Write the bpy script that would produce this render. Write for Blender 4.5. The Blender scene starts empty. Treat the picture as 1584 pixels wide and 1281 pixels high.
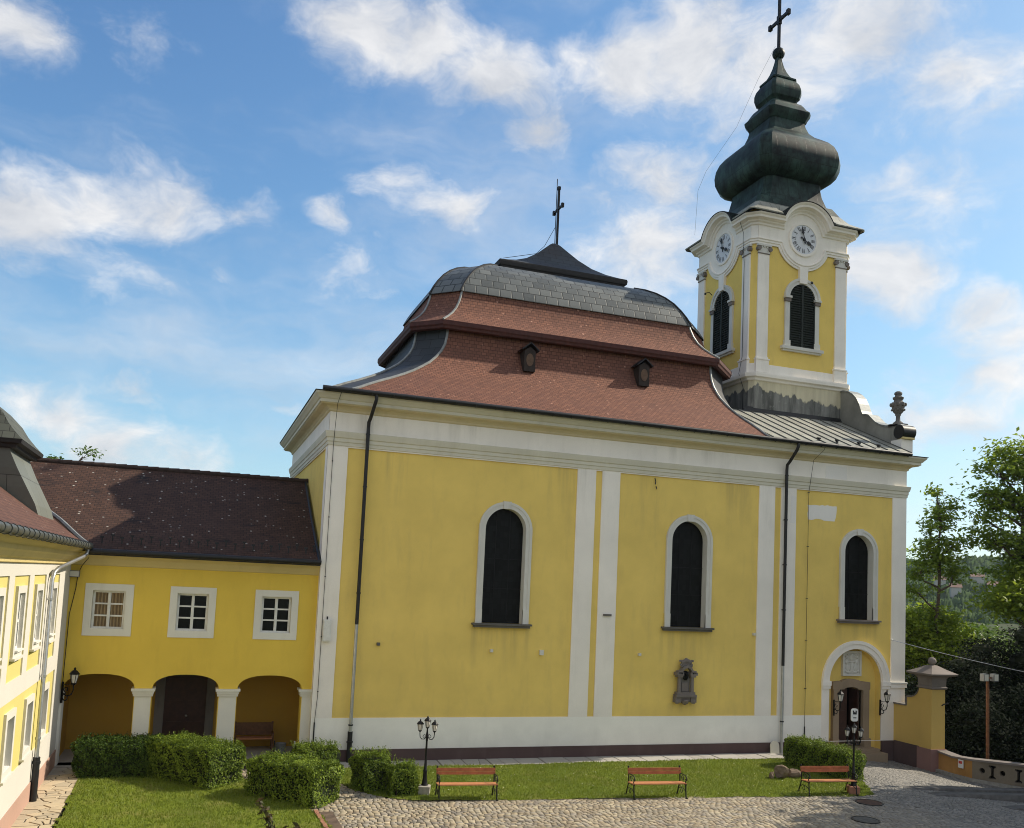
import bpy, bmesh, math, random
import numpy as np
from mathutils import Vector, Matrix
from mathutils.geometry import tessellate_polygon
rad = math.radians
random.seed(7)
rng = np.random.default_rng(7)
S = bpy.context.scene
COL = S.collection

# ------------------------------------------------------------------ camera
cam_d = bpy.data.cameras.new('camera')
cam = bpy.data.objects.new('camera', cam_d); COL.objects.link(cam)
CR = Vector((0.94248983, -0.33107055, 0.04588251)); CU = Vector((-0.07107408, -0.06438375, 0.99539098)); CF = Vector((0.32659055, 0.94140694, 0.08421157))
CP = Vector((-3.92508, -30.54625, 6.18012))
mw = Matrix.Identity(4)
for i in range(3):
    mw[i][0] = CR[i]; mw[i][1] = CU[i]; mw[i][2] = -CF[i]; mw[i][3] = CP[i]
cam.matrix_world = mw
cam_d.sensor_width = 36.0; cam_d.sensor_fit = 'HORIZONTAL'
cam_d.lens = 36.0 * 1390.88 / 1584.0
cam_d.shift_x = 0.0
cam_d.shift_y = (783.86 - 640.5) / 1584.0
cam_d.clip_start = 0.1; cam_d.clip_end = 5000
S.camera = cam

# ------------------------------------------------------------------ light
SUN_EL = rad(39.5)
SUN_AZ = rad(89.2)            # clockwise from +Y: the sun stands over +X, a hair behind the church front
sdir = Vector((math.sin(SUN_AZ) * math.cos(SUN_EL), math.cos(SUN_AZ) * math.cos(SUN_EL), math.sin(SUN_EL)))
sl = bpy.data.lights.new('sun', 'SUN'); sl.energy = 5.0; sl.angle = rad(0.53); sl.color = (1.0, 0.90, 0.74)
so = bpy.data.objects.new('sun', sl); COL.objects.link(so)
so.rotation_euler = (-sdir).to_track_quat('-Z', 'Y').to_euler(); so.location = (60, 0, 60)
S.view_settings.view_transform = 'Standard'; S.view_settings.look = 'None'
S.cycles.filter_width = 1.0
S.view_settings.exposure = 0.2; S.view_settings.gamma = 1.0

W = bpy.data.worlds.new('World'); S.world = W; W.use_nodes = True
wt = W.node_tree; wt.nodes.clear()
def wn(t, **k):
    n = wt.nodes.new(t)
    for a, b in k.items(): setattr(n, a, b)
    return n
def wl(a, b): wt.links.new(a, b)
SKY_STR = 0.14
sky = wn('ShaderNodeTexSky', sky_type='NISHITA', sun_disc=False, sun_elevation=SUN_EL, sun_rotation=SUN_AZ, altitude=150, air_density=1.0, dust_density=1.0, ozone_density=1.8)
tc = wn('ShaderNodeTexCoord')
def wmath(op, a, b=None, c=None, clamp=False):
    n = wn('ShaderNodeMath', operation=op, use_clamp=clamp)
    for i, v in enumerate((a, b, c)):
        if v is None: continue
        if isinstance(v, (int, float)): n.inputs[i].default_value = v
        else: wl(v, n.inputs[i])
    return n.outputs[0]
dirv = wn('ShaderNodeVectorMath', operation='MULTIPLY'); wl(tc.outputs['Generated'], dirv.inputs[0]); dirv.inputs[1].default_value = (1, 1, 1.5)
warp = wn('ShaderNodeTexNoise'); warp.inputs['Scale'].default_value = 9; warp.inputs['Detail'].default_value = 3; wl(dirv.outputs[0], warp.inputs['Vector'])
wsub = wn('ShaderNodeVectorMath', operation='SUBTRACT'); wl(warp.outputs['Color'], wsub.inputs[0]); wsub.inputs[1].default_value = (.5, .5, .5)
wsc = wn('ShaderNodeVectorMath', operation='SCALE'); wl(wsub.outputs[0], wsc.inputs[0]); wsc.inputs['Scale'].default_value = 0.09
wad = wn('ShaderNodeVectorMath', operation='ADD'); wl(dirv.outputs[0], wad.inputs[0]); wl(wsc.outputs[0], wad.inputs[1])
# cumulus positions on the sky dome: direction (z stretched 1.5), angular radius, weight
BL=[(-0.186,0.869,0.689,0.072,0.88),(-0.166,0.883,0.658,0.034,0.59),(-0.180,0.929,0.486,0.091,0.88),(-0.115,0.930,0.523,0.068,0.78),(-0.057,0.933,0.532,0.098,0.98),(0.016,0.932,0.541,0.060,0.73),(-0.065,0.955,0.432,0.083,0.49),(-0.080,0.914,0.596,0.038,0.44),(-0.084,0.874,0.718,0.068,0.29),(0.115,0.839,0.797,0.083,0.88),(0.171,0.832,0.792,0.083,0.98),(0.232,0.833,0.754,0.098,0.98),(0.284,0.837,0.703,0.075,0.88),(0.229,0.894,0.578,0.075,0.78),(0.173,0.897,0.611,0.060,0.49),(0.109,0.925,0.547,0.042,0.59),(0.325,0.789,0.782,0.068,0.69),(0.375,0.773,0.767,0.091,0.98),(0.428,0.740,0.779,0.113,0.98),(0.497,0.710,0.750,0.128,0.98),(0.549,0.654,0.780,0.121,0.98),(0.611,0.624,0.731,0.113,0.88),(0.655,0.607,0.676,0.068,0.59),(0.430,0.802,0.622,0.098,0.98),(0.374,0.838,0.596,0.060,0.69),(0.426,0.832,0.533,0.136,1.08),(0.378,0.858,0.523,0.075,0.78),(0.629,0.708,0.481,0.083,0.88),(0.707,0.648,0.423,0.068,0.78),(0.723,0.655,0.333,0.083,0.73),(0.677,0.697,0.358,0.068,0.49),(0.709,0.680,0.280,0.091,0.59),(0.657,0.646,0.582,0.128,0.54),(0.724,0.641,0.386,0.098,0.78),(0.676,0.713,0.283,0.091,0.49),(0.468,0.754,0.693,0.083,0.59),(-0.167,0.974,0.232,0.068,0.69),(-0.128,0.981,0.221,0.075,0.88),(-0.077,0.980,0.278,0.057,0.69),(-0.084,0.990,0.170,0.091,0.78),(-0.010,0.993,0.171,0.091,0.73),(0.078,0.982,0.259,0.026,0.59),(0.131,0.938,0.481,0.068,0.39),(0.167,0.922,0.524,0.030,0.49),(0.041,0.943,0.497,0.034,0.49),(0.011,0.952,0.458,0.030,0.44),]
acc = None
for (x, y, z, r_, w_) in BL:
    d = wn('ShaderNodeVectorMath', operation='DISTANCE'); wl(wad.outputs[0], d.inputs[0]); d.inputs[1].default_value = (x, y, z)
    m = wmath('MULTIPLY_ADD', d.outputs['Value'], -w_ / r_, w_)
    acc = m if acc is None else wmath('SMOOTH_MAX', acc, m, 0.12)
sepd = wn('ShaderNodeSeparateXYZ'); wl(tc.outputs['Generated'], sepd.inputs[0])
flo = wn('ShaderNodeMapRange', interpolation_type='SMOOTHSTEP'); wl(sepd.outputs[1], flo.inputs['Value'])      # unseen cloud added behind the camera (-Y) to whiten the fill light
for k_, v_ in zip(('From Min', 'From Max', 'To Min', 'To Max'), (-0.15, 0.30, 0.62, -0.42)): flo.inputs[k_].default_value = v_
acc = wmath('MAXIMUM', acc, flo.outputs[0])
def wnoise(scale, detail, rough, vec):
    n = wn('ShaderNodeTexNoise'); n.inputs['Scale'].default_value = scale; n.inputs['Detail'].default_value = detail; n.inputs['Roughness'].default_value = rough
    wl(vec, n.inputs['Vector']); return n.outputs[0]
nz = wnoise(6.0, 12, .64, wad.outputs[0])
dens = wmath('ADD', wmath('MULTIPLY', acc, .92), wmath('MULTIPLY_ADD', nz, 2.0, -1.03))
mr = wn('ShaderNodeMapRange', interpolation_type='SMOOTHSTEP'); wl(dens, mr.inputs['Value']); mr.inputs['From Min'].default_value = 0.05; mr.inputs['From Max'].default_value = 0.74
# thickness seen a little towards the sun shades the cloud
off = wn('ShaderNodeVectorMath', operation='ADD'); wl(wad.outputs[0], off.inputs[0]); off.inputs[1].default_value = (sdir.x * .035, 0, .05)
nz2 = wnoise(6.0, 6, .55, off.outputs[0])
shade = wn('ShaderNodeMapRange'); wl(wmath('ADD', wmath('SUBTRACT', nz2, nz), wmath('MULTIPLY', dens, 0.10)), shade.inputs['Value'])
shade.inputs['From Min'].default_value = -0.12; shade.inputs['From Max'].default_value = 0.2
cc = wn('ShaderNodeMix', data_type='RGBA'); wl(shade.outputs[0], cc.inputs['Factor'])
cc.inputs['A'].default_value = (0.86, 0.85, 0.84, 1); cc.inputs['B'].default_value = (0.54, 0.56, 0.60, 1)
skg = wn('ShaderNodeVectorMath', operation='SCALE'); wl(sky.outputs[0], skg.inputs[0]); skg.inputs['Scale'].default_value = SKY_STR
skp = wn('ShaderNodeGamma'); wl(skg.outputs[0], skp.inputs['Color']); skp.inputs['Gamma'].default_value = 1.5      # deeper, clearer blue
skm = wn('ShaderNodeVectorMath', operation='SCALE'); wl(skp.outputs[0], skm.inputs[0]); skm.inputs['Scale'].default_value = 2.3
skq = wn('ShaderNodeVectorMath', operation='ADD'); sk6 = wn('ShaderNodeVectorMath', operation='SCALE'); wl(skp.outputs[0], sk6.inputs[0]); sk6.inputs['Scale'].default_value = 1.6; wl(sk6.outputs[0], skq.inputs[0]); skq.inputs[1].default_value = (1, 1, 1)
skd = wn('ShaderNodeVectorMath', operation='DIVIDE'); wl(skm.outputs[0], skd.inputs[0]); wl(skq.outputs[0], skd.inputs[1])
mixc = wn('ShaderNodeMix', data_type='RGBA'); veil = wn('ShaderNodeVectorMath', operation='MULTIPLY'); wl(wad.outputs[0], veil.inputs[0]); veil.inputs[1].default_value = (1, 1, 1.9)
vz = wn('ShaderNodeMapRange', interpolation_type='SMOOTHSTEP'); wl(wnoise(2.6, 8, .6, veil.outputs[0]), vz.inputs['Value']); vz.inputs['From Min'].default_value = .41; vz.inputs['From Max'].default_value = .74
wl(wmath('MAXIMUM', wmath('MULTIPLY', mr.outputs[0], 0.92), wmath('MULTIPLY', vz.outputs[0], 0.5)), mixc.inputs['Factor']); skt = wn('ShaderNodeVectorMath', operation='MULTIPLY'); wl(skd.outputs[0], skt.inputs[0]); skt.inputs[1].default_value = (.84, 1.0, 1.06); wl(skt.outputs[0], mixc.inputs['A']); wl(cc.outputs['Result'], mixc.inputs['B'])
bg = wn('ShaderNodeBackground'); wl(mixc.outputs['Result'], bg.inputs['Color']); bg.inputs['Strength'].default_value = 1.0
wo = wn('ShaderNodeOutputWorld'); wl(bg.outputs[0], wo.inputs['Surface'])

# ------------------------------------------------------------------ material helpers
class NB:
    def __init__(self, name):
        self.m = bpy.data.materials.new(name); self.m.use_nodes = True
        self.t = self.m.node_tree; self.t.nodes.clear()
        self.out = self.n('ShaderNodeOutputMaterial')
        self.b = self.n('ShaderNodeBsdfPrincipled'); self.l(self.b.outputs[0], self.out.inputs['Surface'])
        self._pos = None
    def n(self, t, **k):
        n = self.t.nodes.new(t)
        for a, b in k.items(): setattr(n, a, b)
        return n
    def l(self, a, b): self.t.links.new(a, b)
    def put(self, sock, v):
        if isinstance(v, (int, float)): sock.default_value = v
        elif isinstance(v, tuple): sock.default_value = v if len(v) == 4 or sock.type == 'VECTOR' else (*v, 1)
        else: self.l(v, sock)
    def pos(self, scale=(1, 1, 1), space='geo'):
        if space == 'geo': o = self.n('ShaderNodeNewGeometry').outputs['Position']
        elif space == 'obj': o = self.n('ShaderNodeTexCoord').outputs['Object']
        else: o = self.n('ShaderNodeTexCoord').outputs['UV']
        if scale == (1, 1, 1): return o
        v = self.n('ShaderNodeVectorMath', operation='MULTIPLY'); self.l(o, v.inputs[0]); v.inputs[1].default_value = scale
        return v.outputs[0]
    def noise(self, scale, detail=4, rough=.55, vec=None, dist=0):
        n = self.n('ShaderNodeTexNoise'); n.inputs['Scale'].default_value = scale; n.inputs['Detail'].default_value = detail
        n.inputs['Roughness'].default_value = rough; n.inputs['Distortion'].default_value = dist
        self.l(vec if vec is not None else self.pos(), n.inputs['Vector']); return n.outputs[0]
    def rng(self, v, a, b, c=0., d=1., smooth=False):
        n = self.n('ShaderNodeMapRange', interpolation_type='SMOOTHSTEP' if smooth else 'LINEAR')
        self.put(n.inputs['Value'], v)
        for k, x in zip(('From Min', 'From Max', 'To Min', 'To Max'), (a, b, c, d)): n.inputs[k].default_value = x
        return n.outputs[0]
    def mix(self, f, a, b, mode='MIX'):
        n = self.n('ShaderNodeMix', data_type='RGBA', blend_type=mode)
        self.put(n.inputs['Factor'], f); self.put(n.inputs['A'], a); self.put(n.inputs['B'], b); return n.outputs['Result']
    def math(self, op, a, b=0., c=None):
        n = self.n('ShaderNodeMath', operation=op); self.put(n.inputs[0], a); self.put(n.inputs[1], b)
        if c is not None: self.put(n.inputs[2], c)
        return n.outputs[0]
    def bump(self, h, strength=.3, dist=.02):
        n = self.n('ShaderNodeBump'); n.inputs['Strength'].default_value = strength; n.inputs['Distance'].default_value = dist
        self.l(h, n.inputs['Height']); self.l(n.outputs[0], self.b.inputs['Normal'])
    def fin(self, col, rough=.8, metal=0., spec=.3):
        self.put(self.b.inputs['Base Color'], col); self.put(self.b.inputs['Roughness'], rough)
        self.put(self.b.inputs['Metallic'], metal); self.b.inputs['Specular IOR Level'].default_value = spec
        return self.m
def sc(c, k): return tuple(min(1, x * k) for x in c)
def plaster(name, c, var=.12, dirt=.25, dirtc=(.30, .28, .24), rough=.92, base=0, runs=()):
    b = NB(name)
    n1 = b.noise(.55, 5, .6); n2 = b.noise(2.2, 6, .65, b.pos((1, 1, .22))); n3 = b.noise(14, 3)
    col = b.mix(b.rng(n1, .3, .7), sc(c, 1 - var), sc(c, 1 + var))
    col = b.mix(b.math('MULTIPLY', b.rng(n2, .52, .8), dirt), col, dirtc)
    col = b.mix(b.math('MULTIPLY', b.rng(n3, .62, .8), .10), col, sc(c, .7))
    if base:
        z = b.n('ShaderNodeSeparateXYZ'); b.l(b.pos(), z.inputs[0])
        k = b.math('ADD', z.outputs[2], b.math('MULTIPLY', b.noise(1.6, 4), -1.2))
        col = b.mix(b.math('MULTIPLY', b.rng(k, -.7, .5, 1, 0), base), col, sc(dirtc, 1.1))
    if runs:                                  # rain run-off streaks under sills, gutters and moulding ends
        q = b.n('ShaderNodeSeparateXYZ'); b.l(b.pos(), q.inputs[0]); st = b.noise(3.4, 4, .6, b.pos((1, 1, .07)))
        for cx_, hw_, zt_, ln_ in runs:
            mx = b.rng(b.math('ABSOLUTE', b.math('SUBTRACT', q.outputs[0], cx_)), hw_, hw_ + .22, 1, 0, True)
            mz = b.math('MULTIPLY', b.rng(q.outputs[2], zt_ - ln_, zt_, 0, 1, True), b.rng(q.outputs[2], zt_, zt_ + .02, 1, 0))
            col = b.mix(b.math('MULTIPLY', b.math('MULTIPLY', mx, mz), b.rng(st, .42, .66, 0, .5)), col, dirtc)
        low = b.math('ADD', q.outputs[2], b.math('MULTIPLY', b.noise(1.2, 5, .65), -1.6))
        col = b.mix(b.rng(low, .3, 1.2, .28, 0), col, dirtc)
    b.bump(b.noise(45, 4), .25, .006)
    return b.fin(col, rough, 0, .2)
def plain(name, c, rough=.6, metal=0., var=.15, scale=6, spec=.4, bump=0, space='geo'):
    b = NB(name); n = b.noise(scale, 5, .6, b.pos((1, 1, 1), space))
    col = b.mix(b.rng(n, .3, .7), sc(c, 1 - var), sc(c, 1 + var))
    if bump: b.bump(b.noise(scale * 6, 4, .6, b.pos((1, 1, 1), space)), bump, .01)
    return b.fin(col, rough, metal, spec)
def tiles(name, c1, c2, mortar, bw=.19, rh=.15, spots=0, spotc=(.6, .58, .52), dark=.35, blot=0, rough=.85, darkc=(.06, .035, .03), gap=.014):
    b = NB(name); uv = b.pos((1, 1, 1), 'uv')
    br = b.n('ShaderNodeTexBrick'); b.l(uv, br.inputs['Vector'])
    br.offset = .5; br.inputs['Scale'].default_value = 1; br.inputs['Brick Width'].default_value = bw; br.inputs['Row Height'].default_value = rh
    br.inputs['Mortar Size'].default_value = gap; br.inputs['Mortar Smooth'].default_value = .3; br.inputs['Bias'].default_value = 0
    br.inputs['Color1'].default_value = (*c1, 1); br.inputs['Color2'].default_value = (*c2, 1); br.inputs['Mortar'].default_value = (*mortar, 1)
    col = br.outputs['Color']
    n = b.noise(.7, 6, .62, uv); col = b.mix(b.math('MULTIPLY', b.rng(n, .45, .75), dark), col, darkc)
    n = b.noise(9, 2, .5, b.pos((.7, 1, 1), 'uv')); col = b.mix(b.rng(n, .3, .7, 0, .45), col, sc(c1, .75))
    if spots:
        v = b.n('ShaderNodeTexVoronoi'); b.l(uv, v.inputs['Vector']); v.inputs['Scale'].default_value = 4.2
        cl = b.noise(.8, 3, .5, uv)
        s = b.math('MULTIPLY', b.rng(v.outputs['Distance'], .10, .19, 1, 0), b.rng(cl, .5 - .12 * spots, .62, 0, 1))
        s2 = b.n('ShaderNodeSeparateColor'); b.l(v.outputs['Color'], s2.inputs[0])
        s = b.math('MULTIPLY', s, b.rng(s2.outputs[0], .55, .6))
        col = b.mix(b.math('MULTIPLY', s, .85), col, spotc)
    if blot:
        n = b.noise(.9, 5, .65, b.pos((.8, 1.6, 1), 'uv')); col = b.mix(b.math('MULTIPLY', b.rng(n, .58, .68), blot), col, (.012, .010, .010))
    saw = b.n('ShaderNodeSeparateXYZ'); b.l(uv, saw.inputs[0])
    fr = b.math('FRACT', b.math('DIVIDE', saw.outputs[1], rh))
    h = b.math('ADD', b.math('MULTIPLY', b.math('SUBTRACT', 1., fr), .8), b.math('MULTIPLY', br.outputs['Fac'], -.6))
    b.bump(h, .5, .03)
    return b.fin(col, rough, 0, .25)
def leafmat(name, c1, c2, trans=.35, rough=.55):
    b = NB(name); g = b.n('ShaderNodeNewGeometry'); ri = g.outputs['Random Per Island']
    n = b.noise(1.3, 3, .5)
    col = b.mix(ri, c1, c2); col = b.mix(b.rng(n, .35, .65, 0, .5), col, sc(c1, .8))
    b.fin(col, rough, 0, .35 if trans > .2 else .15)
    t = b.n('ShaderNodeBsdfTranslucent'); b.l(b.mix(.5, col, sc(c2, 1.4)), t.inputs['Color'])
    m = b.n('ShaderNodeMixShader'); m.inputs[0].default_value = trans
    b.l(b.b.outputs[0], m.inputs[1]); b.l(t.outputs[0], m.inputs[2]); b.l(m.outputs[0], b.out.inputs['Surface'])
    return b.m

YEL = (.82, .60, .165); WHI = (.90, .84, .75)
m_yel = plaster('yellow_plaster', YEL, .08, .32, (.50, .37, .14), runs=((6.48, 1.0, 4.57, 1.9), (14.0, 1.0, 4.64, 1.9), (22.0, .95, 5.16, 1.1), (2.4, .3, 10.5, 2.6), (8.6, .4, 10.5, 2.2), (12.2, .3, 10.5, 3.0), (16.2, .5, 10.5, 2.0), (13.93, .5, 1.9, .6)))
m_white = plaster('white_plaster', WHI, .06, .28, (.54, .50, .43), runs=((1.3, .25, 11.7, 1.2), (9.6, .6, 11.0, 2.5), (17.6, .5, 11.0, 2.5), (5.0, .7, 11.7, .9), (14.0, .9, 11.7, .8)))
m_dado = plaster('white_dado_plaster', (.88, .85, .77), .05, .12, (.40, .38, .34), base=.4)
m_plinth = plaster('brown_plinth_plaster', (.095, .062, .058), .15, .2, (.22, .18, .16))
m_pink = plaster('pink_plinth_plaster', (.42, .27, .21), .08, .15, (.3, .2, .17))
m_wyel = plaster('warm_yellow_plaster', (.76, .54, .085), .06, .22, (.42, .27, .06))
m_porch = plaster('shade_toned_ochre_plaster', (.46, .27, .045), .06, .15, (.35, .2, .05))  # ochre lowered so part of the porch shade sits in the colour
m_lyel = plaster('pale_yellow_plaster', (.58, .50, .175), .04, .05, (.5, .42, .15))
m_lwhite = plaster('bright_white_plaster', (.58, .555, .50), .03, .06, (.5, .48, .44))
m_cream = plaster('cream_cornice_plaster', (.66, .62, .50), .06, .25, (.34, .28, .18))
m_soff = plaster('cream_soffit_plaster', (.66, .56, .36), .06, .25, (.35, .29, .17))
m_ycorn = plaster('yellow_cornice_plaster', (.62, .50, .23), .06, .25, (.35, .27, .12))
m_trim = plaster('stone_trim', (.66, .64, .58), .08, .35, (.26, .24, .20))
m_wtrim = plaster('painted_window_trim', (.72, .70, .62), .05, .2, (.40, .34, .22))
m_sillst = plaster('dark_sill_stone', (.13, .12, .105), .3, .5, (.05, .05, .045))
m_doorst = plaster('brown_sandstone', (.30, .225, .15), .15, .35, (.14, .10, .07))
m_greyst = plaster('grey_sandstone', (.21, .18, .16), .2, .5, (.10, .085, .075))
m_darkst = plaster('weathered_stone', (.17, .155, .14), .25, .5, (.05, .045, .04))
m_reliefst = plaster('pale_relief_stone', (.62, .60, .54), .06, .2, (.3, .28, .24))
m_redtile = tiles('red_roof_tiles', (.235, .103, .066), (.145, .065, .044), (.07, .030, .024), spots=1.5, spotc=(.50, .27, .19), dark=.55, darkc=(.115, .055, .045))
m_brtile = tiles('brown_roof_tiles', (.088, .044, .029), (.045, .023, .016), (.014, .010, .008), spots=1.9, spotc=(.62, .59, .52), dark=.5, blot=.85)
m_lbtile = tiles('worn_clay_tiles', (.15, .074, .052), (.085, .042, .033), (.05, .025, .02), bw=.2, rh=.17, spots=.8, spotc=(.5, .42, .34), dark=.4, blot=.3)
m_copper = tiles('patinated_copper_sheets', (.165, .175, .17), (.068, .076, .08), (.022, .025, .025), bw=.5, rh=.42, dark=.55, darkc=(.055, .07, .078), rough=.5, gap=.028)
m_lead = tiles('grey_sheet_metal', (.165, .175, .15), (.13, .14, .12), (.04, .042, .038), bw=1.2, rh=1.3, dark=.3, darkc=(.14, .15, .14), rough=.55, gap=.012)
def verdigris(name, c1, c2, c3, rough=.5):
    b = NB(name); uv = b.pos((1, 1, 1), 'uv')
    br = b.n('ShaderNodeTexBrick'); b.l(uv, br.inputs['Vector']); br.offset = .5
    br.inputs['Scale'].default_value = 1; br.inputs['Brick Width'].default_value = .55; br.inputs['Row Height'].default_value = 1.1; br.inputs['Mortar Size'].default_value = .012
    br.inputs['Color1'].default_value = (1, 1, 1, 1); br.inputs['Color2'].default_value = (.75, .75, .75, 1); br.inputs['Mortar'].default_value = (.35, .35, .35, 1)
    n1 = b.noise(1.1, 6, .65); n2 = b.noise(3.5, 5, .65, b.pos((1, 1, .18)))
    col = b.mix(b.rng(n1, .35, .7), c1, c2); col = b.mix(b.rng(n2, .5, .72, 0, .8), col, c3)
    col = b.mix(1., col, br.outputs['Color'], 'MULTIPLY'); b.bump(br.outputs['Fac'], .3, -.02)
    return b.fin(col, rough, 0, .18)
m_spire = verdigris('dark_green_copper', (.004, .008, .009), (.048, .095, .08), (.002, .003, .004), .5)
m_lead2 = tiles('mossy_grey_slates', (.095, .10, .08), (.065, .07, .058), (.02, .02, .018), bw=.3, rh=.28, dark=.4, darkc=(.1, .11, .085), rough=.7)
m_seam = verdigris('pale_standing_seam_zinc', (.34, .34, .29), (.42, .41, .35), (.22, .22, .19))
m_gut = plain('black_gutter_metal', (.012, .012, .013), .45, 0, .3)
m_zinc = plain('bare_zinc', (.46, .47, .48), .38, .8, .15)
m_lbgut = plain('dull_grey_gutter', (.085, .09, .08), .5, .4, .3)
m_flash = plain('grey_flashing', (.25, .26, .25), .5, .4, .25)
m_fascia = plain('oxblood_fascia_board', (.07, .020, .015), .7, 0, .3)
m_dkfascia = plain('black_fascia_board', (.018, .016, .015), .7, 0, .3)
m_dormer = plain('dark_brown_dormer_boards', (.030, .020, .015), .75, 0, .3)
m_darkcu = tiles('shade_toned_blue_sheets', (.055, .062, .07), (.04, .045, .052), (.018, .018, .02), bw=.6, rh=.4, rough=.6)  # shade of the left roof facets is put into this dark blue tone
m_iron = plain('black_wrought_iron', (.012, .012, .013), .45, .5, .3, space='obj')
m_glass = NB('dark_window_glass').fin((.006, .007, .008), .12, 0, .35)
def leaded():
    b = NB('dark_leaded_glass'); br = b.n('ShaderNodeTexBrick'); v = b.n('ShaderNodeSeparateXYZ'); b.l(b.pos(), v.inputs[0])
    c = b.n('ShaderNodeCombineXYZ'); b.l(v.outputs[0], c.inputs[0]); b.l(v.outputs[2], c.inputs[1]); b.l(c.outputs[0], br.inputs['Vector'])
    br.offset = 0; br.inputs['Scale'].default_value = 1; br.inputs['Brick Width'].default_value = .145; br.inputs['Row Height'].default_value = .2; br.inputs['Mortar Size'].default_value = .006
    br.inputs['Color1'].default_value = (.004, .0045, .0045, 1); br.inputs['Color2'].default_value = (.011, .012, .012, 1); br.inputs['Mortar'].default_value = (.004, .004, .004, 1)
    b.bump(b.math('ADD', br.outputs['Fac'], b.noise(6, 2)), .35, .01)
    return b.fin(br.outputs['Color'], .42, 0, .14)
m_lead_glass = leaded()
m_louvre = plain('dark_green_louvre_wood', (.016, .022, .017), .7, 0, .3)
m_doorw = plain('dark_brown_door_wood', (.045, .017, .010), .55, 0, .3)
m_dark = plain('unlit_interior', (.006, .005, .004), .95, 0, .1)
m_sash = plain('white_window_paint', (.72, .71, .66), .5, 0, .1)
m_curtain = None
def curtain():
    b = NB('beige_curtain'); w = b.n('ShaderNodeTexWave', wave_type='BANDS', bands_direction='X'); b.l(b.pos(), w.inputs['Vector']); w.inputs['Scale'].default_value = 3.2; w.inputs['Distortion'].default_value = 2
    b.bump(w.outputs['Fac'], .8, .04); return b.fin(b.mix(b.rng(w.outputs['Fac'], 0, 1), (.16, .11, .06), (.34, .25, .14)), .6, 0, .3)
m_curtain = curtain()
m_clock = plain('white_clock_enamel', (.66, .67, .69), .5, 0, .04)
m_black = plain('black_paint', (.008, .008, .008), .5, 0, .1)
m_benchw = plain('varnished_red_wood', (.36, .115, .05), .45, 0, .25, 9, space='obj')
m_benchseat = plain('worn_orange_wood', (.46, .19, .085), .5, 0, .2, 9, space='obj')
m_oldwood = plain('dark_old_bench_wood', (.13, .06, .025), .6, 0, .3, 9)
m_lampglass = NB('frosted_lantern_glass').fin((.62, .60, .54), .25, 0, .5)
m_potconc = plain('pale_concrete', (.30, .28, .24), .9, 0, .2, 8, bump=.4, space='obj')
m_terracotta = plain('terracotta', (.30, .14, .09), .85, 0, .2, 8, bump=.4, space='obj')
m_rust = plain('rusty_steel', (.19, .085, .04), .8, .2, .4, 10)
m_manhole = plain('rusted_cast_iron', (.085, .048, .035), .85, .2, .35, 10)
m_manhole2 = plain('grey_cast_iron', (.10, .095, .085), .85, .2, .3, 10)
m_greystep = plain('dark_basalt_step', (.10, .095, .09), .9, 0, .3, 5, bump=.5)
m_rock = plain('brown_rock', (.17, .122, .085), .95, 0, .45, 5, bump=.8)
m_bark = plain('grey_brown_bark', (.085, .065, .05), .95, 0, .4, 5, bump=.8)
m_darkbark = plain('dark_bark', (.04, .03, .024), .95, 0, .4, 5, bump=.6)
m_flood = plain('grey_lamp_housing', (.20, .21, .21), .5, .3, .1)
m_soil = plain('brown_soil', (.10, .07, .05), 1, 0, .4, 4, bump=.8)
m_bin = plain('galvanised_bin', (.20, .21, .22), .45, .6, .2)
m_gwall = plaster('ochre_gate_plaster', (.58, .40, .12), .07, .2, (.35, .24, .09))
m_pinkpl = plaster('rosy_plinth_render', (.26, .15, .13), .12, .3, (.16, .1, .09))
m_redp = plain('red_sign_paint', (.5, .05, .04), .6)
m_stonewall = plaster('stained_stone_wall', (.20, .165, .12), .25, .6, (.14, .10, .06))
m_rustwall = plaster('rust_stained_wall', (.42, .22, .07), .25, .5, (.2, .1, .04))

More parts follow.
